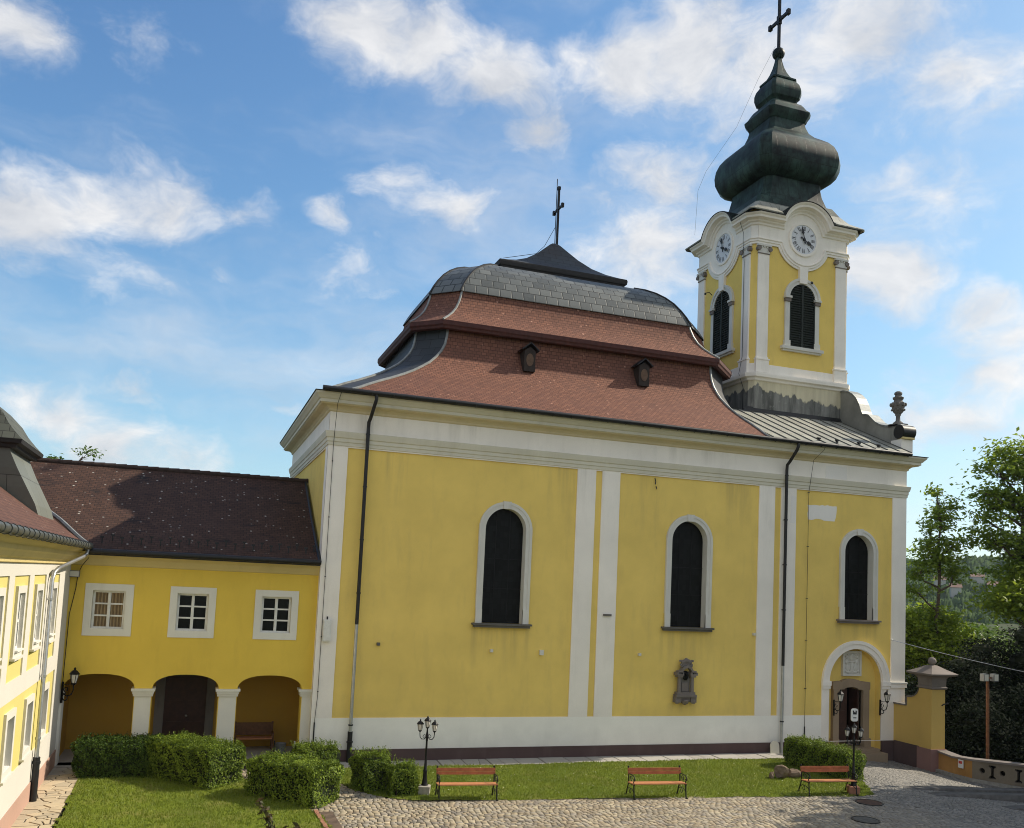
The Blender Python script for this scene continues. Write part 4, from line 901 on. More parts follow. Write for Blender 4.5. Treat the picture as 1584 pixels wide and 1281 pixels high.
for k in range(10): mb.tube([(-6.7 + .72 * k - .01, -.26, 6.56), (-6.7 + .72 * k + .01, -.26, 6.56)], .097, 10, m_gut)
mb.build('gutter', None, wing, 40)
mb = MB(); mb.box(-.02, .02, -.03, .0, .0, .22, m_gut); mb.box(-.06, .06, -.05, -.02, .17, .22, m_gut); hook = None
for k in range(24):
    t = .075 + (.028 if k % 2 else 0); p = wr(-6.75 + k * .285, t)
    if hook is None: hook = mb.build('snow_hook', None, wroof)
    o = hook if k == 0 else hook.copy()
    if k: COL.objects.link(o)
    o.parent = wroof; o.location = p
# step flashing where the wing roof meets the church gable wall
mb = MB(); mb.tube([wr(-.05, t) for t in (0, .5, 1)], .06, 6, m_gut); mb.build('wall_flashing', None, wroof)

# ------------------------------------------------------------------ the side building on the left
lb = thing('side_building', 'sunlit pale yellow and white building with clay tile roof along the left edge', 'building', (0, 0, 0))
XL = -7.6; YE = -24.0
LC = [-2.86, -5.33, -7.80, -10.27, -12.74, -15.21, -17.68, -20.15]
mb = MB()
up = [rect(c - .36, c + .36, 4.18, 5.45) for c in LC]; low = [rect(c - .40, c + .40, 1.55, 2.68) for c in LC]
mb.plate(FE(XL), rect(YE, .29, -.15, 6.4), up + low, 0, -.3, m_lyel, -.16)
mb.build('wall', None, lb)
mb = MB()
pans = [rect(c - .93, c + .93, 3.52, 5.84) for c in LC] + [rect(YE + .8, -1.35, 1.28, 3.08)]
mb.plate(FE(XL), rect(YE, .288, .5, 6.12), pans, .035, -.01, m_lwhite); mb.build('white_wall_bands', None, lb)
mb = MB(); mb.box(XL - .05, XL + .06, YE, .28, -.15, .5, m_pink); mb.build('plinth', None, lb)
for c in LC:
    for z0, z1, w, extra in ((4.18, 5.45, .72, .0), (1.55, 2.68, .80, .0)):
        wo = sash_window(lb, FE(XL), c, z0 + .005, z1 - .005, w - .01, m_glass, 3 if z0 < 3 else 2, .02 if z0 > 3 else .10, m_sash)
        surround(wo, FE(XL), c, z0 + .002, z1 - .002, w - .004, w + .36, .16, m_lwhite, .06)
        mb = MB(); mb.box(XL - .02, XL + .11, c - w / 2 - .22, c + w / 2 + .22, z0 - .20, z0 - .15, m_lwhite); mb.build('sill', None, wo)
mb = MB()
mb.rings([[Vector((XL + o, YE, z)), Vector((XL + o, .2 - .55 * 0 + o * .0, z))] for o, z in ((.03, 6.12), (.09, 6.14), (.10, 6.22), (.16, 6.26), (.22, 6.36), (.26, 6.40), (.26, 6.5), (.34, 6.56), (.42, 6.64), (.1, 6.68))], m_ycorn, False, False, None, False)
mb.build('cornice', None, lb)
mb = MB()
pr_ = [(-7.08, 6.72), (-7.5, 6.98), (-8.0, 7.32), (-8.6, 7.76), (-9.4, 8.36), (-10.4, 9.1), (-11.6, 10.0)]
acc_ = 0
for (xa, za), (xb, zb) in zip(pr_[:-1], pr_[1:]):
    l_ = math.hypot(xb - xa, zb - za); ya, yb = -.17 + (-7.08 - xa) * 1.33, -.17 + (-7.08 - xb) * 1.33
    mb.face([(xa, YE, za), (xa, ya, za), (xb, yb, zb), (xb, YE, zb)], [(YE, acc_), (ya, acc_), (yb, acc_ + l_), (YE, acc_ + l_)], m_lbtile); acc_ += l_
mb.face([(-11.6, YE, 10.0), (-11.6, 6, 10.0), (-17, 6, 6.7), (-17, YE, 6.7)], [(0, 0), (20, 0), (20, 6), (0, 6)], m_lbtile)
lroof = mb.build('roof', None, lb)
mb = MB(); mb.tube([(-7.08 - .02 - k * .2, -.17 + (k * .2) * 1.33, 6.76 + k * .2 * .735 - .02 * math.sin(k)) for k in range(9)], .07, 6, m_flash); mb.build('valley_flashing', None, lroof)
mb = MB(); mb.tube([(-7.02, YE, 6.72), (-7.02, -.22, 6.70)], .095, 10, m_lbgut)
for k in range(40): mb.tube([(-7.02, -.5 - k * .58 - .015, 6.71), (-7.02, -.5 - k * .58 + .015, 6.71)], .112, 10, m_lbgut)
mb.build('gutter', None, lb, 40)
mb = MB(); mb.tube([(-7.05, -.55, 6.66), (-7.06, -.62, 6.46), (-7.12, -.95, 6.36), (-7.40, -3.55, 6.02), (-7.45, -4.0, 5.9), (-7.47, -4.1, 5.7), (-7.47, -4.12, 1.1)], .055, 10, m_zinc)
for z in (5.2, 3.2, 1.6): mb.tube([(-7.47, -4.12, z - .03), (-7.47, -4.12, z + .03)], .07, 10, m_zinc)
dp = mb.build('downpipe', None, lb, 50)
mb = MB(); mb.tube([(-7.46, -4.12, 1.12), (-7.46, -4.12, -.02)], .085, 10, m_gut); mb.tube([(-7.46, -4.12, .95), (-7.46, -4.12, 1.02)], .10, 10, m_gut); mb.build('cast_iron_boot', None, dp, 50)
# mansard roof turret: flared sheet metal skirt, black eave, tiled cap
def tq(e0, e1, n): return [tuple(lerp(a, b, k / n) for a, b in zip(e0, e1)) for k in range(n + 1)]
TXE = [(-8.15, 7.3, -2.35, .55), (-8.28, 7.75, -2.52, .48), (-8.5, 8.2, -2.68, .4), (-8.75, 8.7, -2.82, .34), (-8.95, 9.15, -2.9, .3), (-8.97, 9.3, -2.9, .3)]
mb = MB()
mb.rings([[Vector((-15, yf, z)), Vector((x, yf, z)), Vector((x, yb, z)), Vector((-15, yb, z))] for x, z, yf, yb in TXE], m_lead, False, True)
tur = mb.build('roof_turret', None, lb)
mb = MB(); mb.rings([[Vector((-15, yf, z)), Vector((x, yf, z)), Vector((x, yb, z)), Vector((-15, yb, z))] for x, z, yf, yb in ((-8.97, 9.22, -2.9, .3), (-8.80, 9.24, -3.02, .42), (-8.78, 9.32, -3.04, .44), (-8.66, 9.36, -3.12, .52), (-8.64, 9.46, -3.14, .54), (-8.7, 9.5, -3.1, .5))], m_dkfascia); mb.build('turret_eave', None, tur)
mb = MB(); mb.rings([[Vector((-15, yf, z)), Vector((x, yf, z)), Vector((x, yb, z)), Vector((-15, yb, z))] for x, z, yf, yb in ((-8.64, 9.47, -3.14, .54), (-8.85, 9.68, -3.0, .4), (-9.05, 9.92, -2.88, .28), (-9.22, 10.2, -2.78, .1), (-9.5, 10.5, -2.5, -.2), (-10.2, 10.85, -2.0, -.6), (-11.0, 11.1, -1.5, -1.1))], m_lead2, True, True); mb.build('turret_cap', None, tur)
# wall fittings
ac = thing('wall_box', 'flat white box mounted on the white corner strip of the church wall', 'box', (.33, -.0, 3.96))
mb = MB(); mb.box(-.13, .13, -.14, .0, 0, .72, m_sash); mb.box(-.10, .10, -.155, -.14, .04, .68, m_sash); mb.build('casing', None, ac)
mb = MB(); mb.box(-.02, .02, -.06, 0, .72, .82, m_gut); mb.build('conduit', None, ac)
fl = thing('floodlight', 'small square floodlight on bracket at the top left of the arcade wing wall', 'floodlight', (-7.42, .28, 5.74))
mb = MB(); mb.box(-.16, .13, -.2, -.06, 0, .2, m_flood); mb.build('housing', None, fl); mb = MB(); mb.box(-.14, .11, -.206, -.2, .02, .18, m_lampglass); mb.build('glass', None, fl); mb = MB(); mb.box(-.24, -.16, -.1, .02, .06, .12, m_gut); mb.build('bracket', None, fl)
mb = MB(); wire(mb, [(-7.05, -.1, 6.35), (-7.25, .2, 6.1), (-7.35, .27, 5.85), (-7.38, .28, 5.4), (-7.5, .28, 4.6), (-7.52, .28, 2.4)], .011); tag(mb.build('cable', None), 'thin black cable hanging down beside the floodlight on the arcade wing', 'cable')
def lantern_parts(t, c, s=1.0, top=True):
    x, y, z = c
    mb = MB(); mb.lathe([(.055 * s, 0), (.095 * s, .20 * s)], (x, y, z), 6, m_lampglass); mb.build('lantern_glass', None, t)
    mb = MB(); mb.lathe([(.02 * s, -.06 * s), (.06 * s, -.02 * s), (.062 * s, .0)], (x, y, z), 6, m_iron); mb.lathe([(.12 * s, .20 * s), (.115 * s, .225 * s), (.06 * s, .29 * s), (.025 * s, .31 * s), (.03 * s, .34 * s), (.0, .38 * s)], (x, y, z), 6, m_iron)
    for k in range(6):
        a = math.pi * k / 3; mb.tube([(x + .057 * s * math.cos(a), y + .057 * s * math.sin(a), z), (x + .098 * s * math.cos(a), y + .098 * s * math.sin(a), z + .20 * s)], .007 * s, 4, m_iron)
    mb.build('lantern_frame', None, t)
def scroll(cx, cz, r, a0, a1, n=14, shrink=.55):
    return [(cx + lerp(r, r * shrink, k / n) * math.cos(rad(lerp(a0, a1, k / n))), cz + lerp(r, r * shrink, k / n) * math.sin(rad(lerp(a0, a1, k / n)))) for k in range(n + 1)]
def wall_lantern(loc, rz, label, s=1.0):
    t = thing('wall_lantern', label, 'wall lamp', loc, rz, 'wrought iron wall lanterns')
    mb = MB(); mb.box(-.03, .03, -.04, 0, -.3, .34, m_iron)
    mb.tube([(0, -.04, .0), (0, -.2, -.08), (0, -.36, -.02), (0, -.42, .12), (0, -.42, .30)], .018, 6, m_iron)
    mb.tube([(0, -p[0], p[1]) for p in scroll(.15, -.12, .12, 90, 450)], .016, 5, m_iron); mb.tube([(0, -p[0], p[1]) for p in scroll(.16, .12, .09, 270, -60)], .014, 5, m_iron); mb.tube([(0, -.04, .26), (0, -.42, .30)], .012, 5, m_iron)
    mb.build('bracket', None, t, 50); lantern_parts(t, (0, -.42, .34), 1.25 * s); return t
wall_lantern((20.86, .0, 1.72), 0, 'black iron bracket lantern left of the church door')
wall_lantern((23.18, .0, 1.72), 0, 'black iron bracket lantern right of the church door')
wall_lantern((-7.52, .22, 2.2), rad(55), 'black iron bracket lantern at the left arch of the arcade')
nt = thing('notice_plate', 'small pale notice plate on the yellow wall left of the church door', 'notice', (20.78, .35, .98)); mb = MB(); mb.box(-.09, .09, -.03, 0, 0, .36, m_sash); mb.build('plate', None, nt); mb = MB()
for k in range(5): mb.box(-.06, .06, -.033, -.03, .05 + k * .06, .065 + k * .06, m_lbgut)
mb.build('printed_lines', None, nt)
ls = thing('leaning_stone', 'pale rounded stone slab leaning on the plinth beside the right downpipe', 'stone slab', (17.95, -.07, 0)); ls.name = 'stone_slab'
mb = MB(); mb.plate((Vector((0, -.1, 0)), X_, Vector((0, .06, 1)), -Y_), archp(-.2, .2, -.05, .28), [], .05, 0, m_cream); mb.build('slab', None, ls)

# ------------------------------------------------------------------ ground
def sstep(x): x = min(1, max(0, x)); return x * x * (3 - 2 * x)
def gz(x, y): return -.45 * sstep((x - 18.2) / 6.5) * (1 if y < 3 else 1)
def inpoly(x, y, P):
    c = False; j = len(P) - 1
    for i in range(len(P)):
        (x1, y1), (x2, y2) = P[i], P[j]
        if (y1 > y) != (y2 > y) and x < (x2 - x1) * (y - y1) / (y2 - y1) + x1: c = not c
        j = i
    return c
def grid_mesh(name, x0, x1, y0, y1, step, zf, mat, keep=None, kind='structure'):
    nx, ny = int((x1 - x0) / step) + 1, int((y1 - y0) / step) + 1
    vs = [(x0 + i * step, y0 + j * step, zf(x0 + i * step, y0 + j * step)) for j in range(ny) for i in range(nx)]
    fs = []
    for j in range(ny - 1):
        for i in range(nx - 1):
            if keep is None or keep(x0 + (i + .5) * step, y0 + (j + .5) * step): fs.append((j * nx + i, j * nx + i + 1, (j + 1) * nx + i + 1, (j + 1) * nx + i))
    me = bpy.data.meshes.new(name); me.from_pydata(vs, [], fs); me.materials.append(mat); me.shade_smooth()
    o = bpy.data.objects.new(name, me); COL.objects.link(o); return tag(o, kind=kind)
def earth():
    b = NB('bare_earth'); n = b.noise(.6, 6); n2 = b.noise(.02, 4)
    c = b.mix(b.rng(n, .35, .65), (.045, .045, .025), (.075, .07, .04)); c = b.mix(b.rng(n2, .4, .6), c, (.05, .075, .025))
    return b.fin(c, 1, 0, .1)
m_earth = earth()
mb = MB(); mb.face([(-1500, -1500, -.62), (1500, -1500, -.62), (1500, 1500, -.62), (-1500, 1500, -.62)]); tag(mb.build('ground', m_earth), kind='structure')
LAWN_C = [(.55, -1.07), (4, -1.06), (9, -1.08), (14, -1.12), (17.5, -1.2), (18.2, -2.2), (18.3, -3.7), (17.9, -5.2), (16.9, -6.9), (16.3, -6.98), (13, -6.6), (11.3, -6.4), (9, -6.18), (7.2, -6.02), (4.6, -5.82), (2.4, -5.6), (1.4, -4.9), (.75, -3.8), (.45, -2.4)]
LAWN_L = [(-6.72, -1.35), (-6.2, -.5), (-2.4, -.7), (-2.1, -2.4), (-1.7, -3.9), (-.75, -5.6), (-.42, -6.6), (-.3, -8.0), (-.1, -10), (.3, -13), (-6.5, -13), (-6.62, -8), (-6.6, -4)]
def lawnmat():
    b = NB('mown_lawn'); n = b.noise(1.1, 5, .6); n2 = b.noise(18, 4, .65); n3 = b.noise(.35, 3)
    c = b.mix(b.rng(n2, .3, .7), (.105, .15, .014), (.195, .235, .03)); c = b.mix(b.rng(n, .47, .68, 0, .75), c, (.21, .20, .06)); c = b.mix(b.rng(n3, .5, .65, 0, .6), c, (.07, .11, .018))
    b.bump(b.noise(40, 3), .9, .05); return b.fin(c, .95, 0, .1)
m_lawn = lawnmat()
def lawn_z(x, y): return gz(x, y) + .012 + .025 * math.sin(x * .9 + y * 1.3) * math.sin(y * 1.7 - x * .4)
def jag(P, n):
    Q = []
    for i in range(len(P)):
        a, b = Vector(P[i]), Vector(P[(i + 1) % len(P)]); k = max(1, int((b - a).length / n))
        for j in range(k):
            q = a.lerp(b, j / k); Q.append((q.x + random.uniform(-.045, .045), q.y + random.uniform(-.045, .045)))
    return Q
JC, JL = jag(LAWN_C, .22), jag(LAWN_L, .22)
for nm, P, bb in (('church_lawn', JC, (.2, 18.6, -7.2, -.9)), ('courtyard_lawn', JL, (-7, .6, -13.2, -.3))):
    grid_mesh('lawn', bb[0], bb[1], bb[2], bb[3], .11, lawn_z, m_lawn, lambda x, y, P=P: inpoly(x, y, P))
# grass blades: one fine tuft layer over both lawns
def raw_mesh(name, V, F, mats, mi=None, parent=None):
    V = np.asarray(V, np.float32); F = np.asarray(F, np.int32)
    me = bpy.data.meshes.new(name); nv, nf, k = len(V), len(F), F.shape[1]
    me.vertices.add(nv); me.vertices.foreach_set('co', V.ravel()); me.loops.add(nf * k); me.loops.foreach_set('vertex_index', F.ravel())
    me.polygons.add(nf); me.polygons.foreach_set('loop_start', np.arange(0, nf * k, k, dtype=np.int32)); me.polygons.foreach_set('loop_total', np.full(nf, k, np.int32))
    for m in mats: me.materials.append(m)
    if mi is not None: me.polygons.foreach_set('material_index', np.asarray(mi, np.int32))
    me.update(calc_edges=True); me.validate()
    o = bpy.data.objects.new(name, me); COL.objects.link(o)
    if parent is not None: o.parent = parent
    return o
m_blade = leafmat('grass_blades', (.105, .155, .014), (.23, .275, .036), .3)
pts = []
def sample(P, bb, n):
    out = []
    while len(out) < n:
        x, y = random.uniform(bb[0], bb[1]), random.uniform(bb[2], bb[3])
        if inpoly(x, y, P): out.append((x, y))
    return out
gp = sample(JC, (.2, 18.6, -7.2, -.9), 52000) + sample(JL, (-7, .6, -9.5, -.3), 24000)
gp = np.array(gp); n = len(gp); ang = rng.uniform(0, 6.283, n); hh = rng.uniform(.025, .075, n); ww = rng.uniform(.008, .018, n)
zz = np.array([lawn_z(x, y) for x, y in gp]); lean = rng.uniform(-.035, .035, (n, 2))
dx, dy = np.cos(ang) * ww, np.sin(ang) * ww
V = np.empty((n, 3, 3)); V[:, 0] = np.stack([gp[:, 0] - dx, gp[:, 1] - dy, zz - .004], 1); V[:, 1] = np.stack([gp[:, 0] + dx, gp[:, 1] + dy, zz - .004], 1); V[:, 2] = np.stack([gp[:, 0] + lean[:, 0], gp[:, 1] + lean[:, 1], zz + hh], 1)
tag(raw_mesh('grass', V.reshape(-1, 3), np.arange(n * 3).reshape(-1, 3), [m_blade]), kind='stuff')
# daisies and clover heads
m_daisy = plain('white_petals', (.55, .54, .40), .8, 0, .1)
dp_ = np.array(sample(JC, (.2, 18.6, -7.2, -.9), 110)); V = []; F = []
for x, y in dp_:
    z = lawn_z(x, y) + .06; r = random.uniform(.012, .02); i = len(V); V += [(x - r, y, z), (x, y - r, z), (x + r, y, z), (x, y + r, z + .01)]; F.append((i, i + 1, i + 2, i + 3))
tag(raw_mesh('daisies', V, F, [m_daisy]), kind='stuff')
# cobbled yard: real setts on a dark sand bed
def sand():
    b = NB('dark_joint_sand'); n = b.noise(6, 5); n2 = b.noise(.8, 3)
    c = b.mix(b.rng(n, .3, .7), (.03, .027, .02), (.06, .052, .04)); c = b.mix(b.rng(n2, .55, .7, 0, .6), c, (.06, .085, .025)); return b.fin(c, 1, 0, .1)
YARD = [(-.3, -9.0), (-.42, -6.7), (-.7, -5.5), (-1.6, -3.9), (-2.0, -2.4), (-2.3, -.75), (.1, -.6), (.6, -1.1), (.5, -2.4), (.8, -3.8), (1.45, -4.95), (2.4, -5.48), (4.6, -5.7), (7.2, -5.9), (11.3, -6.28), (16.3, -6.86), (16.8, -6.8), (17.8, -5.2), (18.2, -3.7), (18.1, -2.2), (17.5, -1.2), (18.1, -.05), (23.8, -.05), (23.8, -2.2), (24.05, -2.8), (24.05, -3.9), (24.6, -5.0), (25.1, -6.2), (26.6, -8.2), (28.5, -10), (32, -13.5), (.2, -13.5)]
grid_mesh('yard_bed', -3, 33, -14, .6, .5, lambda x, y: gz(x, y) - .022, sand())
def settmat():
    b = NB('worn_stone_setts'); g = b.n('ShaderNodeNewGeometry'); ri = g.outputs['Random Per Island']; n = b.noise(.45, 4, .6); n2 = b.noise(16, 4, .6)
    r = b.n('ShaderNodeValToRGB'); b.l(ri, r.inputs[0]); e = r.color_ramp.elements
    e[0].position = 0; e[0].color = (.43, .355, .235, 1); e[1].position = 1; e[1].color = (.50, .42, .29, 1)
    for p, c in ((.25, (.27, .215, .145)), (.45, (.34, .305, .25)), (.62, (.44, .37, .25)), (.8, (.19, .17, .145))):
        q = e.new(p); q.color = (*c, 1)
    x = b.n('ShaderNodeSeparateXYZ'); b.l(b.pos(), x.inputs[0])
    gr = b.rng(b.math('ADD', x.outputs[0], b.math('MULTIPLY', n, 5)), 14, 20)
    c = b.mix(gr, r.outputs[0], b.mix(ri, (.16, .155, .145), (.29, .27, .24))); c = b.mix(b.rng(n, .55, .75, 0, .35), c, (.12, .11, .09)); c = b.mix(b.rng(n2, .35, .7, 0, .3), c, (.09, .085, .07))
    b.bump(n2, .25, .008); return b.fin(c, .8, 0, .25)
V = []; F = []
def sett(cx, cy, a, w, d, h):
    ca, sa = math.cos(a), math.sin(a); z = gz(cx, cy) + random.uniform(-.004, .002); tx, ty = random.uniform(-.010, .010), random.uniform(-.010, .010)
    i = len(V); e = .014
    for (ww_, dd_, z_) in ((w, d, -.03), (w, d, -.007), (w - e, d - e, .0)):
        for sx_, sy_ in ((-1, -1), (1, -1), (1, 1), (-1, 1)):
            lx, ly = sx_ * ww_ / 2 + random.uniform(-.004, .004), sy_ * dd_ / 2 + random.uniform(-.004, .004)
            V.append((cx + lx * ca - ly * sa, cy + lx * sa + ly * ca, z + z_ + lx * tx + ly * ty))
    F.append((i + 8, i + 9, i + 10, i + 11))
    for k in range(4):
        l = (k + 1) % 4; F.append((i + 4 + k, i + 4 + l, i + 8 + l, i + 8 + k)); F.append((i + k, i + l, i + 4 + l, i + 4 + k))
def lay(region, a, u0, u1, v0, v1, ox, oy, wr, dr_):
    v = v0
    while v < v1:
        d = random.uniform(*dr_); u = u0 + random.uniform(0, .2)
        while u < u1:
            w = random.uniform(*wr); uu, vv = u + w / 2, v + d / 2 + .05 * math.sin(u * .35 + v) ; x = ox + uu * math.cos(a) - vv * math.sin(a); y = oy + uu * math.sin(a) + vv * math.cos(a)
            if region(x, y): sett(x, y, a + random.uniform(-.025, .025), w - random.uniform(.014, .03), d - random.uniform(.014, .026), 0)
            u += w
        v += d
split = lambda x, y: x + .35 * (y + 7) < 16.6
lay(lambda x, y: split(x, y) and inpoly(x, y, YARD) and y > -13.2, rad(-5.5), -5, 24, -15, 3, 0, 0, (.12, .21), (.115, .15))
lay(lambda x, y: (not split(x, y)) and inpoly(x, y, YARD) and y > -12.5 and x < 28.5, rad(-66), -17, 17, -17, 17, 20, -5, (.10, .15), (.10, .125))
tag(raw_mesh('cobbled_yard', V, F, [settmat()]), kind='structure')
# crazy paving and slab paths by clipping Voronoi cells
def clip(P, a, b, c):
    out = []
    for i in range(len(P)):
        p, q = P[i], P[(i + 1) % len(P)]; dp, dq = a * p[0] + b * p[1] - c, a * q[0] + b * q[1] - c
        if dp <= 0: out.append(p)
        if dp * dq < 0: t = dp / (dp - dq); out.append((p[0] + (q[0] - p[0]) * t, p[1] + (q[1] - p[1]) * t))
    return out
def flagmat(name, c1, c2):
    b = NB(name); g = b.n('ShaderNodeNewGeometry'); n = b.noise(3, 5, .6); c = b.mix(g.outputs['Random Per Island'], c1, c2); c = b.mix(b.rng(n, .5, .75, 0, .5), c, sc(c1, .55)); b.bump(b.noise(22, 4), .5, .012); return b.fin(c, .85, 0, .25)
def flags(bb, seeds, gap, mat, name, zoff=0.0):
    V = []; F = []; mb = MB()
    for i, s in enumerate(seeds):
        P = [(bb[0], bb[2]), (bb[1], bb[2]), (bb[1], bb[3]), (bb[0], bb[3])]
        for j, t in enumerate(seeds):
            if i == j: continue
            d = math.hypot(t[0] - s[0], t[1] - s[1])
            if d > 2.2 or not P: continue
            nx, ny = (t[0] - s[0]) / d, (t[1] - s[1]) / d; P = clip(P, nx, ny, nx * s[0] + ny * s[1] + d / 2 - gap / 2)
        if len(P) < 3: continue
        z = random.uniform(-.008, .008) + zoff; top = [Vector((p[0], p[1], gz(*p) + z)) for p in P]; c = sum(top, Vector()) / len(top)
        inn = [p.lerp(c, .03) + Vector((0, 0, .008)) for p in top]
        mb.face(inn)
        for k in range(len(P)):
            l = (k + 1) % len(P); mb.face([top[k], top[l], inn[l], inn[k]]); mb.face([top[k] - Z_ * .04, top[l] - Z_ * .04, top[l], top[k]])
    return tag(mb.build(name, mat, None, None, True), kind='structure')
m_flag = flagmat('sandstone_flags', (.50, .41, .28), (.40, .34, .25)); m_slab = flagmat('pale_concrete_slabs', (.40, .38, .34), (.33, .31, .28))
m_mortar = plain('dark_mortar', (.06, .05, .04), 1, 0, .3)
mb = MB(); mb.box(-7.56, -6.66, -14, -1.2, -.2, -.012); mb.box(-7.56, -2.3, -1.2, .3, -.2, -.012); tag(mb.build('path', m_mortar), kind='structure')
seeds = [(random.uniform(-7.5, -6.65), random.uniform(-13, -.9)) for _ in range(120)]
flags((-7.55, -6.66, -13, -1.0), seeds, .035, m_flag, 'flagstone_path')
seeds = [(random.uniform(-7.5, -2.3), random.uniform(-1, .3)) for _ in range(60)]
flags((-7.55, -2.3, -.98, .3), seeds, .03, m_slab, 'arcade_forecourt')
mb = MB(); mb.box(-7.6, 0, .31, 2.95, -.2, .0); tag(mb.build('porch_floor', m_slab), kind='structure')
mb = MB(); mb.box(.3, 18.0, -1.06, -.036, -.2, -.016); tag(mb.build('path', m_mortar), kind='structure')
mb = MB(); x = .34; seeds = []
V = []
while x < 17.9:
    w = random.uniform(.85, 1.1); sh = .12
    for (a, b_) in ((0, random.uniform(.4, .6)), (None, 1)):
        pass
    cut = random.uniform(.35, .65); lx0, lx1 = x + .02, min(x + w - .02, 17.95)
    def slab(P):
        z = random.uniform(-.006, .006); top = [Vector((p[0], p[1], gz(*p) + z)) for p in P]; c = sum(top, Vector()) / len(top); inn = [p.lerp(c, .02) + Vector((0, 0, .007)) for p in top]; mb.face(inn)
        for k in range(len(P)): l = (k + 1) % len(P); mb.face([top[k], top[l], inn[l], inn[k]]); mb.face([top[k] - Z_ * .03, top[l] - Z_ * .03, top[l], top[k]])
    y0, y1 = -1.04 + random.uniform(-.02, .02), -.05; xm = lerp(lx0, lx1, cut); xn = xm + random.uniform(-.25, .25); ym = lerp(y0, y1, random.uniform(.35, .65)); g = .009
    if random.random() < .6:
        slab([(lx0 - .06, y0), (xm - .06 - g, y0), (xn - g, y1), (lx0, y1)])
        if random.random() < .5: slab([(xm - .06 + g, y0), (lx1 - .06, y0), (lx1 - .03, ym - g), (lerp(xm - .06, xn, .5) + g, ym - g)]); slab([(lerp(xm - .06, xn, .5) + g, ym + g), (lx1 - .03, ym + g), (lx1, y1), (xn + g, y1)])
        else: slab([(xm - .06 + g, y0), (lx1 - .06, y0), (lx1, y1), (xn + g, y1)])
    else: slab([(lx0 - .06, y0), (lx1 - .06, y0), (lx1, y1), (lx0, y1)])
    x += w
tag(mb.build('slab_path', m_slab, None, None, True), kind='structure')
mb = MB()
for k in range(16): mb.box(-.52 + .013 * k - .05, -.52 + .013 * k + .05, -6.2 - .42 * k - .40, -6.2 - .42 * k, -.05, .035 + random.uniform(-.01, .01))
tag(mb.build('kerb', m_terracotta), kind='structure')
mb = MB(); mb.face([(-.42, -6.3, .004), (-.1, -6.3, .004), (.0, -13, .004), (-.3, -13, .004)]); tag(mb.build('soil_strip', m_soil), kind='structure')
for (x0_, y0_, x1_, h1_, lab_) in ((18.9, -6.35, 27.0, .30, 'farthest of three tapering stone steps in the cobbles at lower right'), (19.1, -7.25, 27.0, .36, 'middle of three tapering stone steps in the cobbles at lower right'), (20.6, -8.75, 27.0, .34, 'nearest of three tapering stone steps in the cobbles at lower right')):
    t = thing('stone_step', lab_, 'step', (x0_, y0_, gz(x0_, y0_)), 0, 'tapering street steps'); n_ = 24; V_, F_ = [], []
    for i in range(n_ + 1):
        x = lerp(0, x1_ - x0_, i / n_); g_ = gz(x0_ + x, y0_) - gz(x0_, y0_); h_ = .004 + h1_ * (i / n_) ** .7
        V_ += [(x, -.0 + random.uniform(-.01, .01), g_ - .05), (x, .0 + random.uniform(-.01, .01), g_ + h_), (x, .42, g_ + h_), (x, .42, g_ - .05)]
    for i in range(n_): F_ += [(4 * i + k, 4 * i + 4 + k, 4 * i + 5 + k, 4 * i + 1 + k) for k in range(3)]
    m_ = raw_mesh('tread', V_, F_, [m_greystep], None, t)
def manhole(x, y, r, lab, cm):
    t = thing('manhole_cover', lab, 'manhole cover', (x, y, gz(x, y) + .012)); mb = MB(); mb.lathe([(r, -.03), (r, .004), (r - .02, .008), (0, .008)], (0, 0, 0), 24, cm); mb.build('lid', None, t)
    mb = MB(); mb.rings([[Vector((q * math.cos(a), q * math.sin(a), z)) for a in [2 * math.pi * k / 24 for k in range(24)]] for q, z in ((r + .005, -.03), (r + .005, .01), (r + .05, .01), (r + .05, -.03))], m_gut); mb.build('frame', None, t)
manhole(15.95, -7.75, .36, 'rusty round manhole cover in front of the bench beside the right hedge', m_manhole); manhole(14.3, -9.5, .34, 'grey round manhole cover in the tree shade at the lower right of the cobbles', m_manhole2)

# ------------------------------------------------------------------ plants
def leaves(P, N, size, asp=.5, spread=.8):
    """one rhombic leaf per point; N is the rough facing"""
    n = len(P); N = N + rng.normal(0, spread, (n, 3)); N /= np.linalg.norm(N, axis=1)[:, None] + 1e-9
    t = rng.normal(0, 1, (n, 3)); a = np.cross(N, t); a /= np.linalg.norm(a, axis=1)[:, None] + 1e-9; b = np.cross(N, a)
    s = size * rng.uniform(.6, 1.35, n)[:, None]; droop = N * s * .18
    V = np.stack([P - a * s, P + b * s * asp + droop, P + a * s, P - b * s * asp + droop], 1).reshape(-1, 3)
    return V, np.arange(n * 4).reshape(-1, 4)
LM = {}
def lm(k):
    if k not in LM:
        c = dict(hedge=((.025, .055, .007), (.27, .36, .04)), hedge_shaded=((.014, .034, .006), (.09, .145, .02)), bright=((.12, .19, .012), (.29, .36, .03)), locust=((.08, .135, .012), (.25, .33, .035)), dark=((.005, .010, .004), (.012, .020, .007)), mid=((.06, .12, .016), (.13, .20, .028)), sap=((.04, .06, .015), (.10, .055, .025)))[k]  # darker hedge copy and evergreen leaves: shade is put into these colours
        LM[k] = leafmat(k + '_leaves', *c, dict(dark=.1, hedge=.14, hedge_shaded=.1, locust=.5, bright=.5).get(k, .35), .55 if k != 'dark' else .95)
    return LM[k]
